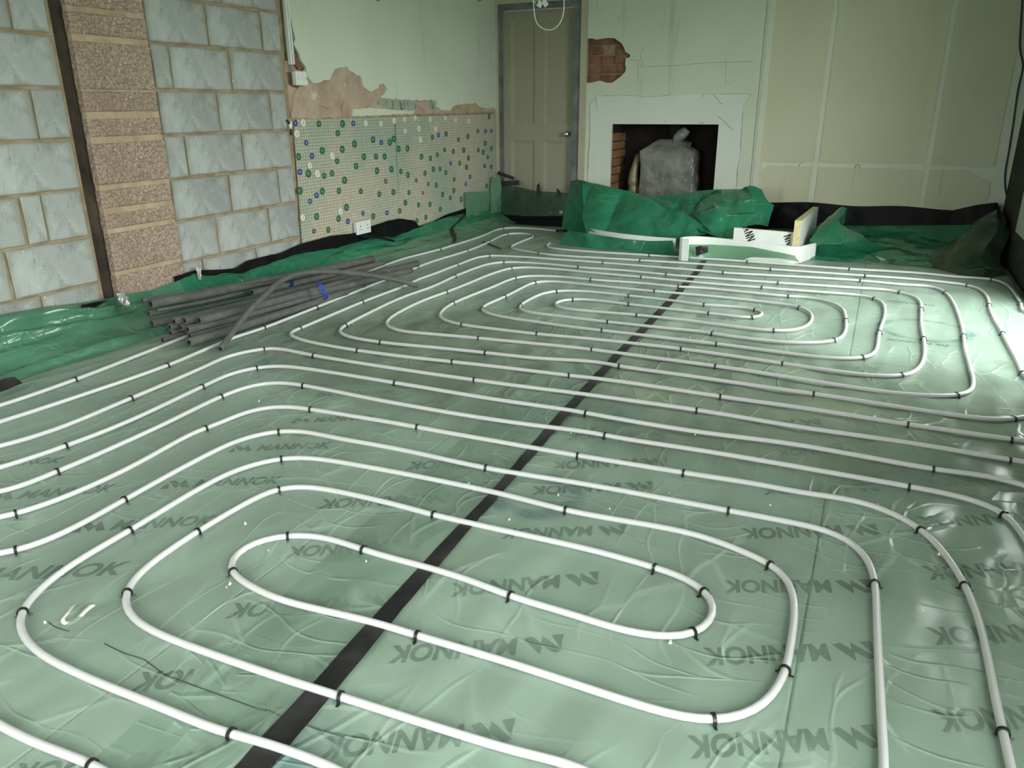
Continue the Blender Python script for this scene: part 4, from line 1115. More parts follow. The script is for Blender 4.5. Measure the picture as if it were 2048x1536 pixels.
front = path(
    ('F', [(2035, 140), (1800, 118), (1500, 100), (1312, 108), (1200, 140), (1080, 195), (505, 377), (0, 510)]), ('w', [(-3.02, 3.9), (-2.99, 3.1)]), ('A', [(1850, 395), (1600, 495), (797, 805), (0, 1080)]), ('w', [(-2.99, 1.2), (-3.02, 0.2), (-2.98, -0.4), (-2.75, -0.75), (-2.62, -0.55), (-2.57, 0.2), (-2.52, 0.9)]),
    ('J', [(0, 435), (675, 215), (1250, -10)]), ('B', [(12, 893), (300, 762), (590, 692), (800, 675), (1000, 690), (2000, 850)]), ('C', [(1000, 1022), (1880, 1152)]), ('D', [(0, 1185), (1000, 1350), (2048, 1487)]), ('N', [(0, 190), (600, 292), (1200, 402), (1800, 482), (2048, 555)]),
    ('w', [(0.60, 2.40), (0.68, 2.15), (0.71, 1.6), (0.71, 0.9), (0.62, 0.55), (0.35, 0.42), (-0.3, 0.40), (-1.5, 0.36), (-1.95, 0.42), (-2.16, 0.62), (-2.18, 0.92)]),
    ('J', [(0, 945), (165, 910), (600, 762), (1200, 500), (2048, 50)]), ('B', [(85, 1307), (500, 1140), (700, 1100), (900, 1092), (1145, 1122), (2048, 1270)]), ('C', [(205, 1307)]), ('L', [(1000, 170), (1835, 315)]), ('M', [(0, 348), (880, 492), (1600, 605), (2048, 692)]),
    ('N', [(0, 608), (500, 692), (800, 785), (1090, 940), (1280, 1120), (1400, 1285), (1505, 1455)]), ('R', [(1610, 125), (1700, 400), (1780, 750), (1850, 1120), (1895, 1290), (1945, 1536)]), ('w', [(0.335, 1.0), (0.28, 0.78), (0.10, 0.68), (-0.3, 0.71)]),
    ('P', [(650, 1536), (300, 1408), (0, 1305)]), ('O', [(1760, 1278), (1200, 1055), (600, 810), (300, 655), (180, 530), (137, 420), (165, 318), (300, 165), (480, 20)]), ('J', [(1360, 1060), (2048, 648)]), ('K', [(400, 452), (812, 345), (950, 332), (1200, 345), (2048, 492)]),
    ('L', [(1000, 695), (1730, 880)]), ('M', [(0, 937), (1000, 1125), (1500, 1312), (1790, 1445)]), ('R', [(180, 20), (245, 110), (283, 230), (283, 400), (252, 600), (222, 780), (150, 930), (30, 1070)]), ('Q', [(1900, 1125), (1660, 1178), (1400, 1145), (0, 705)]),
    ('P', [(1280, 515), (950, 415), (200, 235), (20, 150)]), ('O', [(1890, 125), (1765, 35)]), ('K', [(285, 1455), (310, 1380), (400, 1285), (600, 1180), (885, 1130), (1000, 1122), (1300, 1155), (1670, 1278), (2048, 1385)]), ('P', [(1400, 5), (1700, 100), (2030, 225)]),
    ('Q', [(500, 338), (1000, 492), (1300, 532), (1505, 512), (1630, 400), (1662, 310), (1610, 200), (1400, 65), (1200, 0)]), ('M', [(555, 1432), (0, 1300)]), ('L', [(1100, 1090), (300, 910), (0, 828)]), ('K', [(1200, 642), (1000, 628), (900, 632), (768, 657), (0, 1078)]),
    ('J', [(2000, 1108), (1420, 1520)]), ('O', [(970, 165), (948, 260), (1000, 370), (1150, 475), (2047, 808)]), ('P', [(690, 985), (2047, 1412)]), ('Q', [(640, 1536)]), ('w', [(-0.10, 0.90), (0.08, 0.95), (0.141, 1.12)]),
    ('R', [(972, 1536), (945, 1000), (920, 500), (905, 130), (880, 0)]), ('N', [(650, 1290), (565, 1150), (430, 1040), (250, 962), (0, 907)]), ('M', [(1290, 872), (0, 632)]), ('L', [(860, 435), (0, 250)]), ('K', [(1400, 135), (1050, 65), (830, 62), (700, 78), (400, 155), (0, 342)]),
    ('J', [(1320, 738), (700, 1082), (300, 1252), (165, 1292), (0, 1320)]), ('w', [(-1.955, 0.90), (-1.94, 0.76), (-1.80, 0.66), (-1.55, 0.625)]), ('O', [(0, 1210), (400, 1395), (740, 1518)]), ('w', [(-0.70, 0.56), (0.0, 0.50), (0.36, 0.52), (0.50, 0.68), (0.525, 1.1), (0.515, 1.7)]),
    ('N', [(2048, 1030), (1980, 920), (1880, 818), (1800, 768), (1650, 708), (1400, 640), (978, 562), (0, 387)]), ('M', [(1000, 255), (75, 112)]), ('C', [(2048, 1372), (1000, 1232), (0, 1065)]), ('B', [(1040, 872), (830, 845), (700, 850), (500, 885), (215, 990), (0, 1090)]),
    ('J', [(1650, 5), (605, 470), (0, 690)]), ('w', [(-2.36, 1.06), (-2.40, 0.6), (-2.30, 0.28), (-2.0, 0.17), (-1.0, 0.15), (0.3, 0.16), (0.68, 0.25), (0.82, 0.55), (0.82, 1.7), (0.77, 2.3), (0.68, 2.58)]),
    ('N', [(2048, 337), (1880, 312), (1000, 165), (0, 20)]), ('D', [(1020, 1132), (0, 987)]), ('C', [(780, 822), (0, 710)]), ('B', [(1180, 570), (820, 500), (700, 492), (628, 503), (300, 572), (0, 705)]), ('A', [(1330, 1010), (500, 1350), (0, 1497)]), ('w', [(-2.68, 1.1), (-2.72, 0.4), (-2.72, -0.5)]))

DONE = {}


def pipe_coil(name, pts, label, origin):
    p = resample(smooth_path(resample(catmull(pts, 0.02), 0.02), 2, 2), 0.028)
    t = empty(name, origin, label=label, cat='heating pipe', group='coils of heating pipe')
    n = len(p)
    for i in range(n):     # ends dip under the sheet; small rise and fall on the way
        p[i].z = PZ + 0.0012 * mnoise.noise(Vector((p[i].x * 3, p[i].y * 3, 1.0)))
    vv, ff = tube_mesh(p, PR, 10)
    build('pipe', vv, ff, 'pipe', t, smooth=True)
    DONE[name + label] = (t, p)
    return t, p


coil_b, path_b = pipe_coil('underfloor_heating_pipe', back, 'white plastic heating pipe coiled on the floor in front of the fireplace', (-1.0, 4.5, 0))
coil_f, path_f = pipe_coil('underfloor_heating_pipe', front, 'white plastic heating pipe coiled on the floor nearest the viewer', (-0.6, 1.7, 0))
e = path_f[0]
MB().tube([e + Vector((-0.03, 0, 0)), e + Vector((0.02, 0.01, 0)), e + Vector((0.07, 0.03, 0.002))], [0.013, 0.016, 0.012], 10).build('end_cap', 'clip_plastic', coil_f, smooth=True)

# staples: arched clip over the pipe, two barbed legs, one pulled-up stub
def staple_mesh():
    m_ = MB(); R0, R1, w = PR + 0.0008, PR + 0.0036, 0.0032; v = []; f = []; n = 9
    ang = [math.radians(a) for a in np.linspace(-8, 188, n)]
    for a in ang:
        for r in (R0, R1):
            for s in (-w, w): v.append((s, r * math.cos(a), r * math.sin(a)))
    for k in range(n - 1):
        b = k * 4; c = b + 4
        f += [(b, b + 1, c + 1, c), (b + 2, c + 2, c + 3, b + 3), (b, c, c + 2, b + 2), (b + 1, b + 3, c + 3, c + 1)]
    m_.add(v, f)
    for s in (-1, 1):
        y0, y1 = sorted((s * R0, s * R1))
        m_.box((-w, y0, -PZ + 0.001), (w, y1, 0.0))
        y0, y1 = sorted((s * R1 * 0.9, s * (R1 + 0.006)))
        m_.box((-w * 0.7, y0, -PZ + 0.002), (w * 0.7, y1, -PZ + 0.0055))
    me = bpy.data.meshes.new('staple'); me.from_pydata([tuple(q) for q in m_.v], [], m_.f); me.materials.append(MATS['clip_plastic'])
    return me


ST = {'A': [(797, 805), (1700, 672), (1328, 1012), (680, 1495)],
      'B': [(1203, 70), (640, 290), (1660, 20), (1008, 298), (1485, 262), (628, 505), (1178, 570), (1875, 435), (1602, 515), (590, 692), (12, 895), (215, 990), (1040, 872), (2000, 855), (85, 1305), (1145, 1122), (825, 1345)],
      'C': [(545, 30), (650, 255), (1387, 345), (797, 390), (1980, 508), (900, 540), (503, 630), (1735, 772), (777, 822), (1880, 1155), (205, 1305)],
      'D': [(275, 42), (1080, 52), (1570, 105), (1585, 180), (1117, 140), (400, 158), (1755, 312), (65, 225), (1168, 345), (45, 315), (1203, 452), (820, 500), (1893, 655), (1213, 683), (215, 680), (1213, 988), (1020, 1132), (75, 1395)],
      'E': [(415, 185), (335, 372), (720, 290), (597, 525), (958, 688), (1110, 88), (1130, 355), (1495, 325), (1433, 872), (1730, 50), (1858, 310), (2025, 665), (1958, 1092), (1000, 1142), (1920, 1272), (1887, 1460), (110, 858)],
      'F': [(505, 377), (852, 398), (200, 608), (1150, 280), (1312, 108), (1382, 183), (1690, 195), (1775, 425), (735, 575), (1145, 460), (710, 718), (1308, 540), (605, 920), (1422, 618), (1463, 745), (682, 1058), (1355, 975), (1708, 805), (1998, 908), (1040, 1130), (1535, 1100), (815, 1340), (90, 820)],
      'G': [(1258, 197), (1150, 260), (685, 292), (390, 348), (1510, 445), (1190, 478), (515, 508), (1625, 598), (1315, 655), (1013, 715), (78, 655), (303, 765), (985, 820), (2030, 940), (1140, 965), (720, 1048), (697, 1160), (1663, 1395), (552, 1400), (1990, 832)],
      'H': [(615, 275), (1912, 370), (930, 373), (280, 418), (1000, 548), (787, 605), (1148, 725), (1297, 870), (685, 895), (705, 993), (910, 1160), (180, 1200), (1860, 1020), (1748, 1290), (222, 1335)],
      'I': [(155, 300), (130, 365), (1665, 345), (1388, 415), (585, 500), (298, 572), (1105, 495), (2025, 630), (1640, 660), (848, 697), (345, 965), (1340, 1005), (1805, 985), (870, 1050), (180, 1268), (640, 1470), (2020, 1450)],
      'J': [(675, 215), (605, 475), (160, 912), (1320, 745), (165, 1300), (1360, 1058), (1998, 1110)], 'K': [(812, 345), (768, 655), (885, 1130), (1668, 1280), (300, 1495)],
      'L': [(860, 435), (300, 915), (1835, 318), (1730, 878)], 'M': [(880, 492), (1290, 875), (555, 1432), (1790, 1445)], 'N': [(1090, 945), (1880, 815), (1200, 405), (978, 565), (685, 1475), (1510, 1450)],
      'O': [(165, 320), (970, 170), (1760, 1280), (740, 1510)], 'P': [(1280, 520), (690, 990)], 'Q': [(110, 225), (1610, 200), (1500, 515), (1655, 1190)], 'R': [(225, 790), (1610, 125), (1865, 1240)]}
sm = staple_mesh(); seen = []
arr_b = np.array([tuple(q) for q in path_b]); arr_f = np.array([tuple(q) for q in path_f])
for c, lst in ST.items():
    for q in lst:
        u = px(c, *q)
        if any((u[0] - s[0]) ** 2 + (u[1] - s[1]) ** 2 < 110 for s in seen): continue
        seen.append(u); w = np.array(tuple(on_z(*u, PZ)))
        db = ((arr_b - w) ** 2).sum(1); df = ((arr_f - w) ** 2).sum(1)
        t, arr, k = (coil_b, arr_b, int(db.argmin())) if db.min() < df.min() else (coil_f, arr_f, int(df.argmin()))
        k = min(max(k, 1), len(arr) - 2); d = arr[k + 1] - arr[k - 1]
        o = bpy.data.objects.new('staple', sm); COL.objects.link(o); o.parent = t
        o.location = Vector(arr[k]) - t.location; o.rotation_euler = (0, 0, math.atan2(d[1], d[0]) + random.uniform(-0.12, 0.12))

# ================================================================== FOAM LAGGING
def hollow_tube(name, pts, r, label, group=None, hole=0.55, origin=None):
    """Foam pipe lagging: outer skin, bore and ring-shaped ends."""
    n = 18; o_, fo = tube_mesh(pts, r, n, False)
    i_, fi = tube_mesh([pts[0], pts[0].lerp(pts[1], min(1, 0.12 / max(1e-3, (pts[1] - pts[0]).length)))], r * hole, n, False)
    j_, fj = tube_mesh([pts[-2].lerp(pts[-1], max(0, 1 - 0.12 / max(1e-3, (pts[-1] - pts[-2]).length))), pts[-1]], r * hole, n, False)
    t = empty(name, origin or (pts[0] + pts[-1]) / 2, label=label, cat='pipe lagging', group=group)
    L = len(o_) - n
    f = list(fo) + [(k, (k + 1) % n, len(o_) + (k + 1) % n, len(o_) + k) for k in range(n)]
    f += [(L + k, L + (k + 1) % n, len(o_) + n + (k + 1) % n, len(o_) + n + k) for k in range(n)]
    v = list(o_) + list(i_[:n]) + list(j_[n:])
    build('foam_tube', v, f, 'foam_grey', t, smooth=False)
    me = t.children[0].data
    for p in me.polygons: p.use_smooth = len(p.vertices) == 4
    bore = MB().add(i_, fi + [tuple(range(n, 2 * n))]).add(j_, fj + [tuple(range(n))])
    bore.build('bore', 'foam_dark', t, smooth=True)
    return t


C6 = lambda x, y: (240 + x / 6.4, 500 + y / 6.4)
C7 = lambda x, y: (520 + x / 6.206, 480 + y / 6.206)
tubes = [  # near end, its height, far end, its height, radius, label
    (C6(285, 648), 0.165, C7(330, 440), 0.14, 0.012, 'thin grey foam lagging tube squeezed behind the thick one at the wall'),
    (C6(392, 692), 0.150, C7(1400, 238), 0.100, 0.0235, 'thickest grey foam lagging tube, nearest the wall on top of the heap'),
    (C6(470, 772), 0.118, C6(1620, 535), 0.110, 0.0085, 'thin grey foam lagging tube ending halfway along the heap'),
    (C6(368, 815), 0.088, C7(1000, 395), 0.080, 0.015, 'grey foam tube end just below the open end of the thickest tube'),
    (C6(1690, 542), 0.120, C7(1530, 282), 0.085, 0.0165, 'grey foam lagging tube whose near end starts halfway along the heap'),
    (C6(410, 945), 0.036, C7(1955, 292), 0.040, 0.0215, 'thick grey foam lagging tube reaching furthest back along the floor'),
    (C6(690, 918), 0.100, C7(1300, 395), 0.075, 0.019, 'leftmost of three open foam tube ends in the upper middle row'),
    (C6(825, 905), 0.104, C7(1880, 375), 0.060, 0.019, 'middle one of three open foam tube ends in the upper middle row'),
    (C6(1010, 905), 0.112, C7(1280, 455), 0.080, 0.0205, 'grey foam lagging tube on top, tied with the blue strap'),
    (C6(635, 985), 0.064, C7(900, 520), 0.05, 0.016, 'small foam tube end, leftmost in the row under the three upper ends'),
    (C6(775, 995), 0.066, C7(1000, 560), 0.05, 0.0175, 'foam tube end in the middle of the second row, wedged between two others'),
    (C6(862, 1020), 0.074, C7(1340, 505), 0.055, 0.0195, 'foam lagging tube held by the blue strap, second from the front'),
    (C6(645, 1060), 0.028, C7(700, 640), 0.03, 0.0145, 'small foam tube end just above the lowest one at the left'),
    (C6(892, 1100), 0.040, C7(1300, 560), 0.03, 0.0125, 'thin foam tube squeezed just above the front tube beside the white pipe'),
    (C6(545, 1152), 0.018, C7(300, 800), 0.02, 0.0145, 'short-looking grey foam tube lying lowest at the near end'),
    (C6(880, 1185), 0.038, C7(1075, 640), 0.034, 0.0205, 'grey foam lagging tube at the front of the heap, beside the white pipe'),
]
for (a, za, b, zb_, r, lab) in tubes:
    A, B = on_z(*a, za), on_z(*b, zb_)
    pts = [A.lerp(B, t) + Vector((0, 0, -0.006 * math.sin(math.pi * t))) for t in np.linspace(0, 1, 14)]
    hollow_tube('foam_lagging', pts, r, lab or 'grey foam lagging tube buried in the middle of the heap', 'foam lagging heaped by the block wall')
cv = [(C6(1285, 1265), 0.016), (C6(1420, 1080), 0.05), (C6(1560, 890), 0.09), (C6(1700, 720), 0.13), (C7(60, 690), 0.165), (C7(180, 560), 0.185), (C7(370, 450), 0.20), (C7(600, 397), 0.195), (C7(900, 392), 0.175), (C7(1200, 417), 0.145), (C7(1500, 458), 0.11), (C7(1800, 522), 0.06), (C7(1945, 568), 0.024)]
pts = smooth_path(resample(catmull([on_z(*q, z) for q, z in cv], 0.03), 0.03), 2, 2)
hollow_tube('foam_lagging', pts, 0.0145, 'thin grey foam tube bowed in an arch across the top of the heap', 'foam lagging heaped by the block wall', origin=(pts[len(pts) // 2].x, pts[len(pts) // 2].y, 0.1))
for q, lab in (([(C7(690, 520), 0.125), (C7(735, 540), 0.135), (C7(770, 600), 0.115), (C7(800, 660), 0.085), (C7(825, 700), 0.07), (C7(815, 755), 0.03)], 'blue plastic strap tied around three grey foam tubes'),
               ([(C7(365, 530), 0.155), (C7(390, 525), 0.160), (C7(400, 560), 0.135), (C7(385, 590), 0.11)], 'small scrap of blue strap under the arched foam tube')):
    c = catmull([on_z(*a, z) + Vector((0.008, -0.012, 0.006)) for a, z in q], 0.008)
    d = (c[-1] - c[0]).normalized(); side = Vector((0.55, 0.83, 0)).normalized()
    v = []; f = []
    for i, p in enumerate(c):
        w = 0.010 + 0.003 * math.sin(i * 1.7); tw_ = Vector((0.003 * math.sin(i), 0, 0.002 * math.cos(i * 1.3)))
        v += [p - side * w + tw_, p + side * w, p + side * w + Vector((0.003, -0.003, 0.003)), p - side * w + tw_ + Vector((0.003, -0.003, 0.003))]
    for i in range(len(c) - 1):
        for k in range(4): f.append((i * 4 + k, i * 4 + (k + 1) % 4, i * 4 + 4 + (k + 1) % 4, i * 4 + 4 + k))
    f += [(0, 1, 2, 3), tuple(len(v) - 4 + k for k in range(4))]
    build('blue_strap', v, f, 'blue_tie', None, smooth=False, origin=c[len(c) // 2], label=lab, cat='strap')

# ================================================================== HEARTH AND LOOSE SHEETS
# white foam edge strips
def ribbon(name, plan, z0, z1, mat, label, thick=0.008, parent=None):
    P = catmull([Vector((a, b, 0)) for a, b in plan], 0.02); v = []; f = []
    for i, p in enumerate(P):
        t = (P[min(i + 1, len(P) - 1)] - P[max(i - 1, 0)]).normalized(); n_ = Vector((-t.y, t.x, 0)) * thick / 2
        za = z0(i / (len(P) - 1)) if callable(z0) else z0; zb_ = z1(i / (len(P) - 1)) if callable(z1) else z1
        v += [p - n_ + Vector((0, 0, za)), p + n_ + Vector((0, 0, za)), p + n_ + Vector((0, 0, zb_)), p - n_ + Vector((0, 0, zb_))]
    for i in range(len(P) - 1):
        for k in range(4): f.append((i * 4 + k, i * 4 + (k + 1) % 4, i * 4 + 4 + (k + 1) % 4, i * 4 + 4 + k))
    f += [(0, 1, 2, 3), tuple(len(v) - 4 + k for k in range(4))]
    return build(name, v, f, mat, parent, origin=(P[len(P) // 2].x, P[len(P) // 2].y, 0), label=label, cat='foam strip')


YH = 5.78
hx0, hx1 = on_y(1168, 462, YH).x, on_y(1347, 478, YH).x
ribbon('edge_strip', [(hx0, YH + 0.12), (hx0 + 0.12, YH + 0.06), (-1.75, YH), (-1.55, YH - 0.02), (hx1 + 0.02, YH - 0.01)], 0.02, lambda t: on_y(1168, 461, YH).z * (1 - t) + on_y(1345, 476, YH).z * t, 'foam_white', 'long thin white foam strip edging the hearth below the crumpled green sheet', 0.012)
qx = on_z(1356, 521, 0.0)
rx1 = on_y(1597, 500, YH - 0.06).x
ribbon('edge_strip', [(qx.x + 0.075, qx.y - 0.02), (qx.x + 0.01, qx.y - 0.005), (qx.x + 0.02, qx.y + 0.10), (qx.x + 0.10, qx.y + 0.19), (qx.x + 0.24, YH - 0.02), (-0.80, YH - 0.04), (rx1 - 0.05, YH - 0.06), (rx1, YH - 0.03), (rx1 + 0.03, YH + 0.06), (rx1 + 0.09, YH + 0.26)], 0.004, lambda t: 0.165 - 0.055 * t, 'foam_white', 'wide white foam strip curling forward at one end in front of the hearth')
# insulation offcuts boxed round the hearth
bt0, bt1 = on_y(1497, 457, YH + 0.03), on_y(1597, 466, YH + 0.03)
ho = empty('insulation_offcut', ((bt0.x + bt1.x) / 2, YH + 0.04, 0), label='white foil-faced insulation board with black diagonal lettering, standing before the hearth', cat='insulation board')
x0b, x1b = on_y(1466, 480, YH + 0.03).x, bt1.x
v = [(x0b, YH + 0.03, 0), (x1b, YH + 0.03, 0), (x1b, YH + 0.03, bt1.z), (x0b, YH + 0.03, bt0.z), (x0b, YH + 0.06, 0), (x1b, YH + 0.06, 0), (x1b, YH + 0.06, bt1.z), (x0b, YH + 0.06, bt0.z)]
build('board', v, [(0, 1, 2, 3), (7, 6, 5, 4), (0, 4, 5, 1), (1, 5, 6, 2), (2, 6, 7, 3), (3, 7, 4, 0)], None, ho, mats=['white_foil', 'pir_edge'], fmat=[0, 0, 1, 1, 1, 1])
GA = [[(0.0, 0.0), (0.26, 0.0), (0.34, 0.24), (0.66, 0.24), (0.74, 0.0), (1.0, 0.0), (0.64, 1.0), (0.36, 1.0)]]
GN = [[(0.0, 0.0), (0.27, 0.0), (0.27, 1.0), (0.0, 1.0)], [(0.27, 0.62), (0.27, 1.0), (0.73, 0.38), (0.73, 0.0)], [(0.73, 0.0), (1.0, 0.0), (1.0, 1.0), (0.73, 1.0)]]
AP = lambda x, y: on_y(1400 + x / 6.8267, 340 + y / 6.8267, YH + 0.0285)
for (ca, cb) in (((648, 800), (702, 965)), ((1182, 842), (1236, 1005))):
    A, B = AP(*ca), AP(*cb); d = (B - A).normalized(); nn_ = Vector((-d.z, 0, d.x)); bm = bmesh.new(); hgt = 0.060; lw = 0.031
    for k, G in enumerate((GA, GN, GN)):
        for poly in G:
            vs_ = []
            for (u_, w_) in poly:
                p = A + d * ((k - 0.35) * (lw + 0.006) + u_ * lw) + nn_ * ((w_ - 0.5) * hgt) - d * (w_ - 0.5) * 0.0
                vs_.append(bm.verts.new((p.x, YH + 0.0285, p.z)))
            bm.faces.new(vs_)
    for (co_, no_) in ((Vector((bt0.x, YH, bt0.z - 0.004)), Vector((-(bt1.z - bt0.z), 0, bt1.x - bt0.x))), (Vector((x1b - 0.048, 0, 0)), Vector((1, 0, 0)))):
        bmesh.ops.bisect_plane(bm, geom=bm.verts[:] + bm.edges[:] + bm.faces[:], plane_co=co_, plane_no=no_.normalized(), clear_outer=True)
    me = bpy.data.meshes.new('board_print'); bm.to_mesh(me); bm.free(); me.materials.append(MATS['black_ink'])
    me.transform(Matrix.Translation(-world_loc(ho))); o = bpy.data.objects.new('board_print', me); COL.objects.link(o); o.parent = ho
# side offcut running back to the wall
s0, s1 = on_y(1604, 441, YH + 0.02), on_y(1617, 413, YB - 0.10)
xs_ = s0.x
so = empty('insulation_offcut', (xs_, 6.4, 0), label='insulation board on edge with cream cut edge, running back from the hearth corner', cat='insulation board')
th_ = 0.045
v = [(xs_ - th_, YH, 0), (xs_, YH, 0), (xs_ + 0.02, YB - 0.1, 0), (xs_ - th_ + 0.02, YB - 0.1, 0), (xs_ - th_, YH, s0.z), (xs_, YH, s0.z), (xs_ + 0.02, YB - 0.1, s1.z), (xs_ - th_ + 0.02, YB - 0.1, s1.z)]
build('board', v, [(0, 3, 2, 1), (4, 5, 6, 7), (0, 1, 5, 4), (1, 2, 6, 5), (2, 3, 7, 6), (3, 0, 4, 7)], None, so, mats=['white_foil', 'pir_edge'], fmat=[1, 1, 1, 0, 1, 0])
# black plastic lining of the hearth pit
A2 = lambda x, y, Y: on_y(1400 + x / 6.8267, 340 + y / 6.8267, Y)
pit = empty('hearth_lining', (-0.7, 6.5, 0), label='black plastic lining inside the insulation box at the hearth', cat='plastic sheet')
sheet('back_drop', [A2(1130, 485, 6.9), A2(1300, 470, 6.9), A2(1490, 462, 6.9)], [A2(930, 830, 6.9), A2(1300, 870, 6.9), A2(1500, 870, 6.9)], 'black_plastic', pit, 24, 14, 0.012, 8, 2.0)
sheet('floor_drop', [A2(930, 800, 6.6), A2(1400, 800, 6.6)], [Vector((x0b + 0.02, YH + 0.08, 0.03)), Vector((x1b, YH + 0.08, 0.03))], 'black_plastic', pit, 20, 10, 0.008, 8, 3.0)

# crumpled green sheet over the hearth
B1 = lambda x, y, Y: on_y(1120 + x / 6.8267, 340 + y / 6.8267, Y)
heap = empty('crumpled_sheet', (-1.5, 6.0, 0), label='deep green plastic sheet bunched up in front of the fireplace', cat='plastic sheet')
sheet('front_fold', None, None, 'sheet_loose', heap, 90, 40, 0.022, 5.0, 4.0, 0.035, rows=[
    [B1(300, 145, 6.36), B1(500, 185, 6.3), B1(700, 235, 6.3), B1(1000, 295, 6.3), B1(1200, 380, 6.25), B1(1400, 480, 6.2), B1(1600, 545, 6.1), B1(1800, 640, 6.05), B1(2030, 800, 5.98)],
    [B1(310, 400, 6.2), B1(700, 480, 6.12), B1(1100, 560, 6.06), B1(1500, 660, 6.03), B1(1750, 740, 5.98), B1(1990, 830, 5.96)],
    [B1(300, 620, 6.05), B1(600, 690, 5.98), B1(1000, 760, 5.95), B1(1500, 820, 5.94), B1(1980, 850, 5.94)],
    [B1(350, 830, 5.86), B1(500, 845, 5.85), B1(800, 895, 5.84), B1(1200, 935, 5.83), B1(1560, 930, 5.83), B1(2000, 880, 5.88)]])
sheet('side_drop', [B1(140, 150, 6.62), B1(230, 130, 6.5), B1(330, 150, 6.32)], [on_z(1122, 459, 0.02), on_z(1145, 462, 0.02), on_z(1172, 466, 0.02)], 'sheet_loose', heap, 24, 30, 0.015, 6, 9.0)
R2 = lambda x, y, Y: on_y(1400 + x / 6.8267, 340 + y / 6.8267, Y)
sheet('rear_fold', None, None, 'sheet_loose', heap, 80, 36, 0.022, 5.5, 14.0, 0.04, rows=[
    [B1(1000, 330, 6.5), B1(1300, 365, 6.5), B1(1500, 340, 6.5), B1(1850, 290, 6.5), R2(0, 270, 6.5), R2(350, 262, 6.5), R2(560, 255, 6.5), R2(620, 225, 6.45), R2(690, 208, 6.45), R2(760, 222, 6.45), R2(845, 262, 6.45)],
    [B1(1350, 440, 6.4), B1(1600, 460, 6.38), R2(0, 420, 6.3), R2(300, 400, 6.25), R2(600, 370, 6.25), R2(750, 350, 6.3), R2(930, 430, 6.4)],
    [B1(1500, 560, 6.25), B1(1750, 600, 6.2), R2(0, 600, 6.1), R2(250, 560, 6.05), R2(500, 560, 6.1), R2(750, 560, 6.2), R2(1000, 490, 6.4)],
    [B1(1700, 700, 6.1), B1(1900, 760, 6.05), R2(50, 760, 5.98), R2(250, 780, 5.96), R2(500, 750, 6.02), R2(700, 700, 6.15), R2(985, 580, 6.35)],
    [B1(1900, 820, 6.0), R2(0, 830, 5.96), R2(200, 900, 5.92), R2(380, 935, 5.90), R2(520, 830, 5.96), R2(640, 760, 6.05), R2(780, 740, 6.15), R2(930, 770, 6.3)]])
# pale lip of sheet in front of the foam strip
lip_t = [on_y(1368, 489, YH - 0.10), on_y(1420, 489, YH - 0.10), on_y(1505, 494, YH - 0.12), on_y(1590, 511, YH - 0.16)]
lip_b = [on_z(1366, 519, 0.005), on_z(1420, 517, 0.005), on_z(1505, 520, 0.005), on_z(1600, 526, 0.005)]
sheet('front_lip', lip_t, lip_b, 'sheet_thin', sheet_r, 40, 10, 0.006, 7, 3.0)
sheet('low_lip', [on_y(1128, 464, YH + 0.05), on_y(1168, 466, YH - 0.02), on_y(1250, 478, YH - 0.035), on_y(1300, 482, YH - 0.035), on_y(1345, 481, YH - 0.03)], [on_z(1118, 488, 0.006), on_z(1180, 496, 0.006), on_z(1250, 502, 0.006), on_z(1352, 512, 0.006)], 'sheet_loose', sheet_r, 50, 12, 0.012, 7, 5.0)
# fin-shaped fold and the slack sheet towards the right-hand corner
sheet('standing_fold', None, None, 'sheet_loose', sheet_r, 36, 34, 0.012, 6, 7.0, 0.02, rows=[
    [R2(1900, 520, 6.55), R2(1950, 500, 6.5), R2(2000, 520, 6.5), R2(2010, 560, 6.55)],
    [R2(1750, 620, 6.4), R2(1830, 640, 6.3), R2(1900, 680, 6.3), R2(1960, 760, 6.5)],
    [R2(1600, 800, 6.2), R2(1750, 850, 6.1), R2(1950, 860, 6.15), R2(2150, 850, 6.4)],
    [R2(1500, 960, 6.05), R2(1700, 1020, 5.95), R2(1950, 1010, 6.0), R2(2250, 930, 6.3)],
    [on_z(1610, 508, 0.01), on_z(1650, 512, 0.01), on_z(1700, 508, 0.01), on_z(1780, 500, 0.01)]])
xx = np.linspace(rx1 - 0.0, XR - 0.06, 30)
sheet('slack_edge', None, None, 'sheet_loose', sheet_r, 90, 40, 0.022, 4.0, 17.0, 0.03, rows=[
    [Vector((x, YB - 0.09, 0.10 + 0.06 * (x - rx1))) for x in xx], [Vector((x, 6.85, 0.075)) for x in xx], [Vector((x, 6.5, 0.05)) for x in xx], [Vector((x, 6.2, 0.035)) for x in xx], [Vector((x, 5.95, 0.006)) for x in xx]])
I1 = lambda x, y, Y: on_y(1690 + x / 5.7207, 340 + y / 5.7207, Y)
sheet('corner_bunch', None, None, 'sheet_dim', sheet_r, 40, 30, 0.016, 6.0, 27.0, 0.02, rows=[
    [I1(1480, 580, 6.8), I1(1620, 500, 6.85), I1(1740, 450, 6.85), I1(1840, 570, 6.75)], [I1(1400, 680, 6.5), I1(1600, 620, 6.55), I1(1760, 640, 6.5), I1(1900, 700, 6.45)], [Vector((0.38, 6.2, 0.05)), Vector((0.52, 6.05, 0.07)), Vector((0.68, 6.0, 0.09)), Vector((0.80, 6.1, 0.06))], [Vector((0.40, 5.95, 0.01)), Vector((0.55, 5.75, 0.012)), Vector((0.70, 5.72, 0.012)), Vector((0.82, 5.85, 0.01))]])
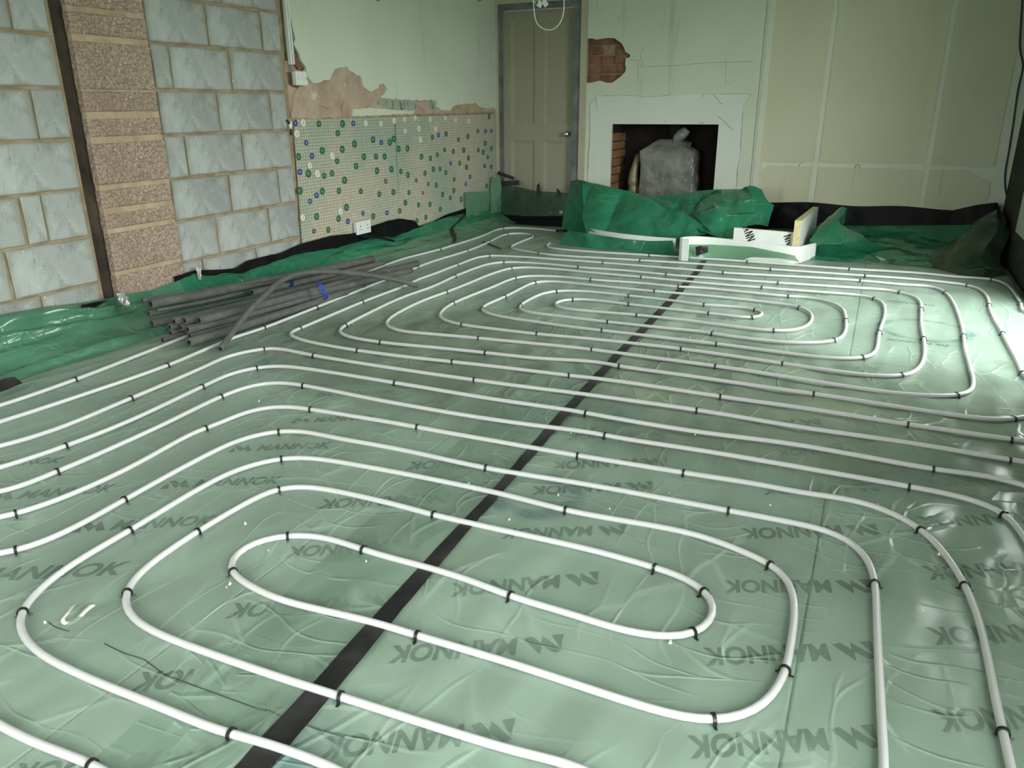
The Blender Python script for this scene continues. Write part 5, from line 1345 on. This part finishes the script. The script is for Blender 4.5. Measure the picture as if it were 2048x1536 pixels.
# small black scrap of tape on the lip
q = on_y(1403, 500, YH - 0.16)
sheet('tape_scrap', [q + Vector((-0.045, 0, 0.02)), q + Vector((0.0, -0.02, 0.035)), q + Vector((0.045, 0, 0.03))], [q + Vector((-0.03, -0.01, -0.045)), q + Vector((0.0, -0.03, -0.03)), q + Vector((0.05, -0.01, -0.012))], 'black_tape', None, 14, 8, 0.012, 30, 5.0, label='small crumpled scrap of black tape in front of the white foam strip', cat='tape')

# green sheet hung across the foot of the door, with its black tapes
ds = empty('door_sheet', (-2.9, YB - 0.05, 0.1), label='green plastic sheet taped across the foot of the door', cat='plastic sheet')
D4 = lambda x, y, Y=YB - 0.045: on_y(900 + x / 6.8267, 320 + y / 6.8267, Y)
sheet('sheet', [D4(690, 340), D4(900, 360), D4(1150, 420), D4(1600, 450), D4(1650, 440)], [D4(680, 780, YB - 0.09), D4(900, 790, YB - 0.12), D4(1300, 790, YB - 0.12), D4(1600, 800, YB - 0.09)], 'sheet_dim', ds, 40, 24, 0.012, 6, 6.0)
sheet('black_skirt', [D4(640, 740, YB - 0.13), D4(1000, 765, YB - 0.14), D4(1580, 765, YB - 0.13)], [Vector((XL + 0.1, 6.78, -0.02)), Vector((-2.9, 6.74, -0.02)), Vector((-2.42, 6.76, -0.02))], 'black_plastic', ds, 30, 10, 0.006, 8, 6.0)
for qs, lab in (([(655, 150), (880, 235), (865, 275), (650, 200)], None), ([(690, 290), (945, 275), (948, 340), (700, 358)], None), ([(1190, 340), (1222, 310), (1240, 440), (1235, 525), (1170, 525)], None), ([(1450, 385), (1480, 400), (1520, 455), (1520, 515), (1462, 512), (1462, 420)], None)):
    pts = [D4(*a, YB - 0.052) for a in qs]
    v, f = slab(rough_line(pts + [pts[0]], 0.03, 0.004, qs[0][0], 'y')[:-1], [], 'y', YB - 0.054, 0.003); build('tape_piece', v, f, 'black_tape', ds)

# ================================================================== STOVE WRAPPED IN PLASTIC
st = empty('wrapped_stove', (on_y(1331, 380, YB + 0.1).x, YB + 0.2, 0), label='boxy stove wrapped in grey bubble wrap inside the fireplace', cat='stove')
W1 = lambda x, y, d: on_y(1200 + x / 7.877, 230 + y / 7.877, YB + d)
rows = [(W1(575, 1230, 0.06), W1(1490, 1180, 0.06)), (W1(625, 820, 0.07), W1(1488, 820, 0.07)), (W1(600, 570, 0.08), W1(1488, 565, 0.08))]
n = 22; v = []; f = []
prof = [(0.0, 0.06), (0.02, 0.06)]
lv = []
zbot_, ztop_ = 0.0, rows[2][0].z
for j in range(19):
    t = j / 18; z = zbot_ + (ztop_ - zbot_) * t
    if z < rows[0][0].z: l, r = rows[0][0].x, rows[0][1].x
    elif z < rows[1][0].z:
        s = (z - rows[0][0].z) / (rows[1][0].z - rows[0][0].z); l = rows[0][0].x + (rows[1][0].x - rows[0][0].x) * s; r = rows[0][1].x + (rows[1][1].x - rows[0][1].x) * s
    else:
        s = (z - rows[1][0].z) / (rows[2][0].z - rows[1][0].z); l = rows[1][0].x + (rows[2][0].x - rows[1][0].x) * s; r = rows[1][1].x + (rows[2][1].x - rows[1][1].x) * s
    lv.append((l, r, YB + 0.06, YB + 0.36, z, 1.0))
lv += [(lv[-1][0] + 0.06, lv[-1][1] - 0.08, YB + 0.10, YB + 0.33, ztop_ + 0.035, 1.0), (W1(760, 450, 0).x, W1(1330, 470, 0).x, YB + 0.12, YB + 0.30, W1(900, 445, 0.1).z, 1), (W1(850, 400, 0).x, W1(1140, 420, 0).x, YB + 0.16, YB + 0.26, W1(950, 385, 0.1).z, 1)]
ring = 48
for (l, r, y0, y1, z, s) in lv:
    for k in range(ring):
        a = 2 * math.pi * k / ring; c, s_ = math.cos(a), math.sin(a)
        ex = 0.22
        x = (l + r) / 2 + (r - l) / 2 * math.copysign(abs(c) ** ex, c); y = (y0 + y1) / 2 + (y1 - y0) / 2 * math.copysign(abs(s_) ** ex, s_)
        w = fbm(x * 9, y * 9, z * 9 + 2, 3) * 0.012
        v.append((x + w * c, y + w * s_, z + w * 0.4))
for j in range(len(lv) - 1):
    for k in range(ring): f.append((j * ring + k, j * ring + (k + 1) % ring, (j + 1) * ring + (k + 1) % ring, (j + 1) * ring + k))
f.append(tuple((len(lv) - 1) * ring + k for k in range(ring)))
build('wrapped_body', v, f, 'wrap', st, smooth=True)
tw = [W1(1170, 450, 0.16), W1(1200, 400, 0.16), W1(1260, 330, 0.17), W1(1330, 270, 0.18), W1(1380, 225, 0.18)]
P = catmull(tw, 0.01); rr = [0.018 + 0.035 * math.sin(math.pi * min(1, i / len(P) * 0.9 + 0.05)) + 0.006 * mnoise.noise(Vector((i * 0.7, 0, 0))) for i in range(len(P))]
v, f = tube_mesh(P, rr, 14); v = [q + Vector((1, 0, 1)) * 0.010 * mnoise.noise(q * 40) for q in v]
build('twisted_end', v, f, 'wrap', st, smooth=True)
sb = [W1(530, 1230, 0.16), W1(520, 1000, 0.15), W1(545, 850, 0.15), W1(575, 720, 0.16), W1(600, 620, 0.18)]
P = catmull(sb, 0.02); rr = [0.05 + 0.01 * mnoise.noise(Vector((i * 0.5, 1, 0))) - 0.035 * (i / len(P)) ** 2 for i in range(len(P))]
v, f = tube_mesh(P, rr, 14); build('side_bag', v, f, 'lagging_wrap', st, smooth=True)
fl = W1(1185, 330, 0.26)
MB().tube([Vector((fl.x, fl.y, ztop_ - 0.02)), Vector((fl.x, fl.y, fz1 + 0.06))], 0.055, 20).build('flue_pipe', 'sooty', st, smooth=True)

# ================================================================== ELECTRICS
def plate(name, c, hw, hh, label, cat, slots, face):
    """White accessory box on the left wall: back box, bevelled faceplate, details. c is the centre on the wall."""
    t = empty(name, (face, c.y, c.z), label=label, cat=cat)
    MB().box((face, c.y - hw * 0.94, c.z - hh * 0.94), (face + 0.028, c.y + hw * 0.94, c.z + hh * 0.94)).build('back_box', 'white_plastic', t)
    e = 0.005; x0, x1 = face + 0.028, face + 0.036
    v = [(x0, c.y + a * hw, c.z + b * hh) for a, b in ((-1, -1), (1, -1), (1, 1), (-1, 1))] + [(x1 - 0.004, c.y + a * hw, c.z + b * hh) for a, b in ((-1, -1), (1, -1), (1, 1), (-1, 1))] + [(x1, c.y + a * (hw - e), c.z + b * (hh - e)) for a, b in ((-1, -1), (1, -1), (1, 1), (-1, 1))]
    f = [(0, 1, 2, 3)] + [(k, (k + 1) % 4, (k + 1) % 4 + 4, k + 4) for k in range(4)] + [(k + 4, (k + 1) % 4 + 4, (k + 1) % 4 + 8, k + 8) for k in range(4)] + [(8, 9, 10, 11)]
    build('faceplate', v, f, 'white_plastic', t)
    for nm, mt, dy, dz, w, h, d in slots:
        MB().box((x1 - 0.001, c.y + dy - w, c.z + dz - h), (x1 + d, c.y + dy + w, c.z + dz + h)).build(nm, mt, t)
    return t


sc_ = p8(312, 893); sy = abs(p8(378, 893).y - p8(248, 893).y) / 2; sz = abs(p8(312, 812).z - p8(312, 975).z) / 2
plate('light_switch', sc_, sy, sz, 'white single light switch on the broken edge of the plaster', 'switch', [('rocker', 'white_plastic', 0.004, 0.008, 0.011, 0.016, 0.005), ('screw', 'grey_tape', -sy * 0.72, 0, 0.003, 0.003, 0.001), ('screw', 'grey_tape', sy * 0.72, 0, 0.003, 0.003, 0.001)], XL + 0.002)
dc = on_x(720, 454, XL + 0.01); dw = abs(on_x(735, 454).y - on_x(707, 454).y) / 2; dh = 0.047
slots = []
for s in (-1, 1):
    slots += [('pin_slot', 'clip_plastic', s * dw * 0.5, 0.012, 0.0035, 0.006, 0.0006), ('pin_slot', 'clip_plastic', s * dw * 0.5 - 0.011, -0.010, 0.005, 0.003, 0.0006), ('pin_slot', 'clip_plastic', s * dw * 0.5 + 0.011, -0.010, 0.005, 0.003, 0.0006), ('rocker', 'white_plastic', s * dw * 0.2, 0.026, 0.007, 0.010, 0.004)]
plate('power_socket', dc, dw, dh, 'white double power socket low on the studded membrane', 'socket', slots, XL + 0.012)
# white conduit above the switch
ct = empty('cable_conduit', (XL, p8(215, 400).y, 1.3), label='pair of white plastic conduit strips above the light switch', cat='conduit')
for (a, b, c, d) in (((172, 150), (232, 735), 0.010, 0.010), ((208, 290), (258, 735), 0.010, 0.010)):
    A, B = p8(*a), p8(*b); up_ = Vector((XL, A.y + (A.y - B.y) * 0.0, ZC))
    y0, y1 = B.y - 0.008, B.y + 0.008
    MB().box((XL - 0.01, y0, B.z), (XL + 0.012, y1, ZC - 0.01)).build('strip', 'white_plastic', ct)
cw = p8(237, 735); MB().tube(catmull([cw + Vector((0.004, 0, 0.01)), p8(238, 780, 0.006), p8(262, 815, 0.01)], 0.01), 0.004, 8).build('cable', 'grey_tape', ct)
jn = p8(232, 1425, 0.015)
jt = empty('cable_joint', jn, label='little white cable connector at the top corner of the studded membrane', cat='connector')
MB().tube([jn + Vector((0, 0, -0.022)), jn + Vector((0, 0, 0.0)), jn + Vector((0, 0.004, 0.022))], [0.009, 0.013, 0.010], 10).build('connector', 'white_plastic', jt, smooth=True)
MB().tube(catmull([jn + Vector((-0.012, -0.02, 0.03)), jn + Vector((0, -0.012, 0.02)), jn + Vector((0, -0.004, 0.0)), jn + Vector((-0.01, 0.01, -0.06))], 0.01), 0.006, 8).build('cable', 'clip_plastic', jt, smooth=True)
# hanging cable loop with connector blocks
YP = 5.2
hl = empty('ceiling_cable', (on_y(1098, 0, YP).x, YP, ZC), label='loop of white cable with connector blocks hanging before the door', cat='cable')
lp = [on_y(*q, YP) for q in ((1066, -40), (1066.5, 0), (1068, 18), (1070, 35), (1075, 48), (1084, 56), (1095, 60), (1106, 58.5), (1115, 52), (1122, 42), (1127, 25), (1128, 8), (1127, -40))]
lp = [Vector((lp[0].x + 0.02, YP, ZC - 0.002))] + lp + [Vector((lp[-1].x - 0.03, YP, ZC - 0.002))]
MB().tube(catmull(lp, 0.01), 0.0032, 8).build('cable', 'white_plastic', hl, smooth=True)
for q, r_ in (((1080, 8), 0.5), ((1090, 6), -0.6)):
    p = on_y(*q, YP); a = MB().box((-0.014, -0.008, -0.02), (0.014, 0.008, 0.02)); Mx = Matrix.Translation(p) @ Matrix.Rotation(r_, 4, 'Y')
    a.v = [Mx @ u for u in a.v]; a.build('connector_block', 'white_plastic', hl)
    MB().tube(catmull([p + Vector((0, 0, 0.015)), p + Vector((0.01, 0, 0.08)), Vector((p.x, YP, ZC - 0.002))], 0.02), 0.0028, 6).build('wire', 'white_plastic', hl, smooth=True)
    MB().tube(catmull([p + Vector((-0.004, 0, -0.01)), p + Vector((-0.03, 0, 0.0)), p + Vector((-0.04, 0, 0.02))], 0.008), 0.0022, 6).build('wire', 'white_plastic', hl, smooth=True)
for k, (x, lab) in enumerate(((755, 'dark cable end poking into view above the torn plaster'), (957, 'dark curl of cable hanging down left of the door'))):
    a = on_y(x, 2, YP - 0.2); o = MB().tube(catmull([Vector((a.x + 0.01, a.y, ZC - 0.002)), a + Vector((-0.012, 0, 0.05)), a + Vector((-0.006, 0, 0.005)), a + Vector((0.012, 0, 0.0)), a + Vector((0.022, 0, 0.012))], 0.01), 0.0026, 6).build('hanging_wire', 'clip_plastic', None, smooth=True, origin=(a.x, a.y, ZC), label=lab, cat='cable')
# black cable down the right-hand corner
cc = [(2046, -20), (2040, 95), (2042, 110), (2046, 130), (2036, 180), (2026, 250), (2018, 300), (2010, 350), (2011, 380), (2016, 398)]
o = MB().tube(catmull([on_y(*q, YB - 0.02) + Vector((0, 0, 0)) for q in cc], 0.03), 0.006, 8).build('corner_cable', 'clip_plastic', None, smooth=True, origin=(on_y(2015, 300, YB - 0.02)), label='thin black cable running down the right-hand corner of the back wall', cat='cable')

# ================================================================== BITS ON THE FLOOR
rb = [px('O', *q) for q in ((560, 285), (535, 325), (505, 365), (480, 395), (500, 420), (560, 415), (610, 375), (650, 335), (690, 300), (720, 278))]
P = catmull([on_z(*q, 0.012 + 0.008 * math.sin(i * 0.9)) for i, q in enumerate(rb)], 0.006); v = []; f = []
for i, p in enumerate(P):
    t = (P[min(i + 1, len(P) - 1)] - P[max(i - 1, 0)]).normalized(); sd = Vector((-t.y, t.x, 0.35)).normalized() * 0.0055
    up_ = Vector((0, 0, 0.0008)); v += [p - sd, p + sd, p + sd + up_, p - sd + up_]
for i in range(len(P) - 1):
    for k in range(4): f.append((i * 4 + k, i * 4 + (k + 1) % 4, i * 4 + 4 + (k + 1) % 4, i * 4 + 4 + k))
f += [(0, 1, 2, 3), tuple(len(v) - 4 + k for k in range(4))]
build('plastic_scrap', v, f, 'scrap', None, smooth=True, origin=on_z(155, 1228, 0.0), label='curled strip of torn clear plastic lying inside the nearest coil', cat='scrap')
cr = MB()
for q in (px('K', 605, 1215), px('K', 700, 1275), px('K', 1700, 1385), px('K', 465, 1000), px('L', 1620, 710), px('L', 1120, 960), px('M', 712, 690), px('M', 1745, 812), px('M', 100, 850), px('N', 715, 720), px('E', 1525, 120), px('E', 1440, 520), px('E', 1230, 580), px('O', 345, 410), px('O', 1765, 115), px('O', 1740, 140), px('L', 700, 590), px('M', 975, 92), px('R', 1280, 315), px('Q', 1310, 565), px('B', 605, 1030), px('N', 1270, 1170), px('L', 1750, 78), px('O', 485, 40)):
    p = on_z(*q, 0.012); s = random.uniform(0.002, 0.0048)
    vv = []
    for k in range(6):
        a = k * math.pi / 3 + random.random(); vv.append(p + Vector((math.cos(a) * s * random.uniform(0.6, 1.3), math.sin(a) * s * random.uniform(0.6, 1.3), -0.004)))
    vv.append(p + Vector((random.uniform(-1, 1) * s * 0.4, random.uniform(-1, 1) * s * 0.4, s * 0.9)))
    cr.add(vv, [(k, (k + 1) % 6, 6) for k in range(6)] + [(5, 4, 3, 2, 1, 0)])
cr.build('debris_crumbs', 'scrap', None, label='white crumbs of debris scattered over the green sheet', cat='debris', kind='stuff')

# scraps along the left edge
a = [on_z(-25, 770, 0.05), on_z(8, 757, 0.06), on_z(29, 753, 0.06)]; b = [on_z(-25, 792, 0.03), on_z(10, 781, 0.03), on_z(46, 766, 0.035)]
sheet('tape_scrap', a, b, 'black_tape', None, 16, 8, 0.008, 14, 4.0, label='piece of black tape on the folded green sheet at the left edge', cat='tape')
rg = [on_x(q[0], q[1], WX + 0.07) for q in ((233, 588), (247, 584), (258, 596))], [on_x(q[0], q[1], WX + 0.10) for q in ((238, 604), (250, 612), (259, 611))]
sheet('foil_tape_scrap', rg[0], rg[1], 'silver_foil', None, 14, 10, 0.014, 30, 6.0, label='crumpled silver tape at the foot of the brown pier', cat='tape')
rg = [on_x(q[0], q[1], WX + 0.012) for q in ((392, 533), (402, 534))], [on_x(q[0], q[1], WX + 0.03) for q in ((397, 559), (403, 560))]
sheet('foil_tape_scrap', rg[0], rg[1], 'silver_foil', None, 6, 12, 0.004, 30, 9.0, label='short silver tape strip over the black strip right of the pier', cat='tape')
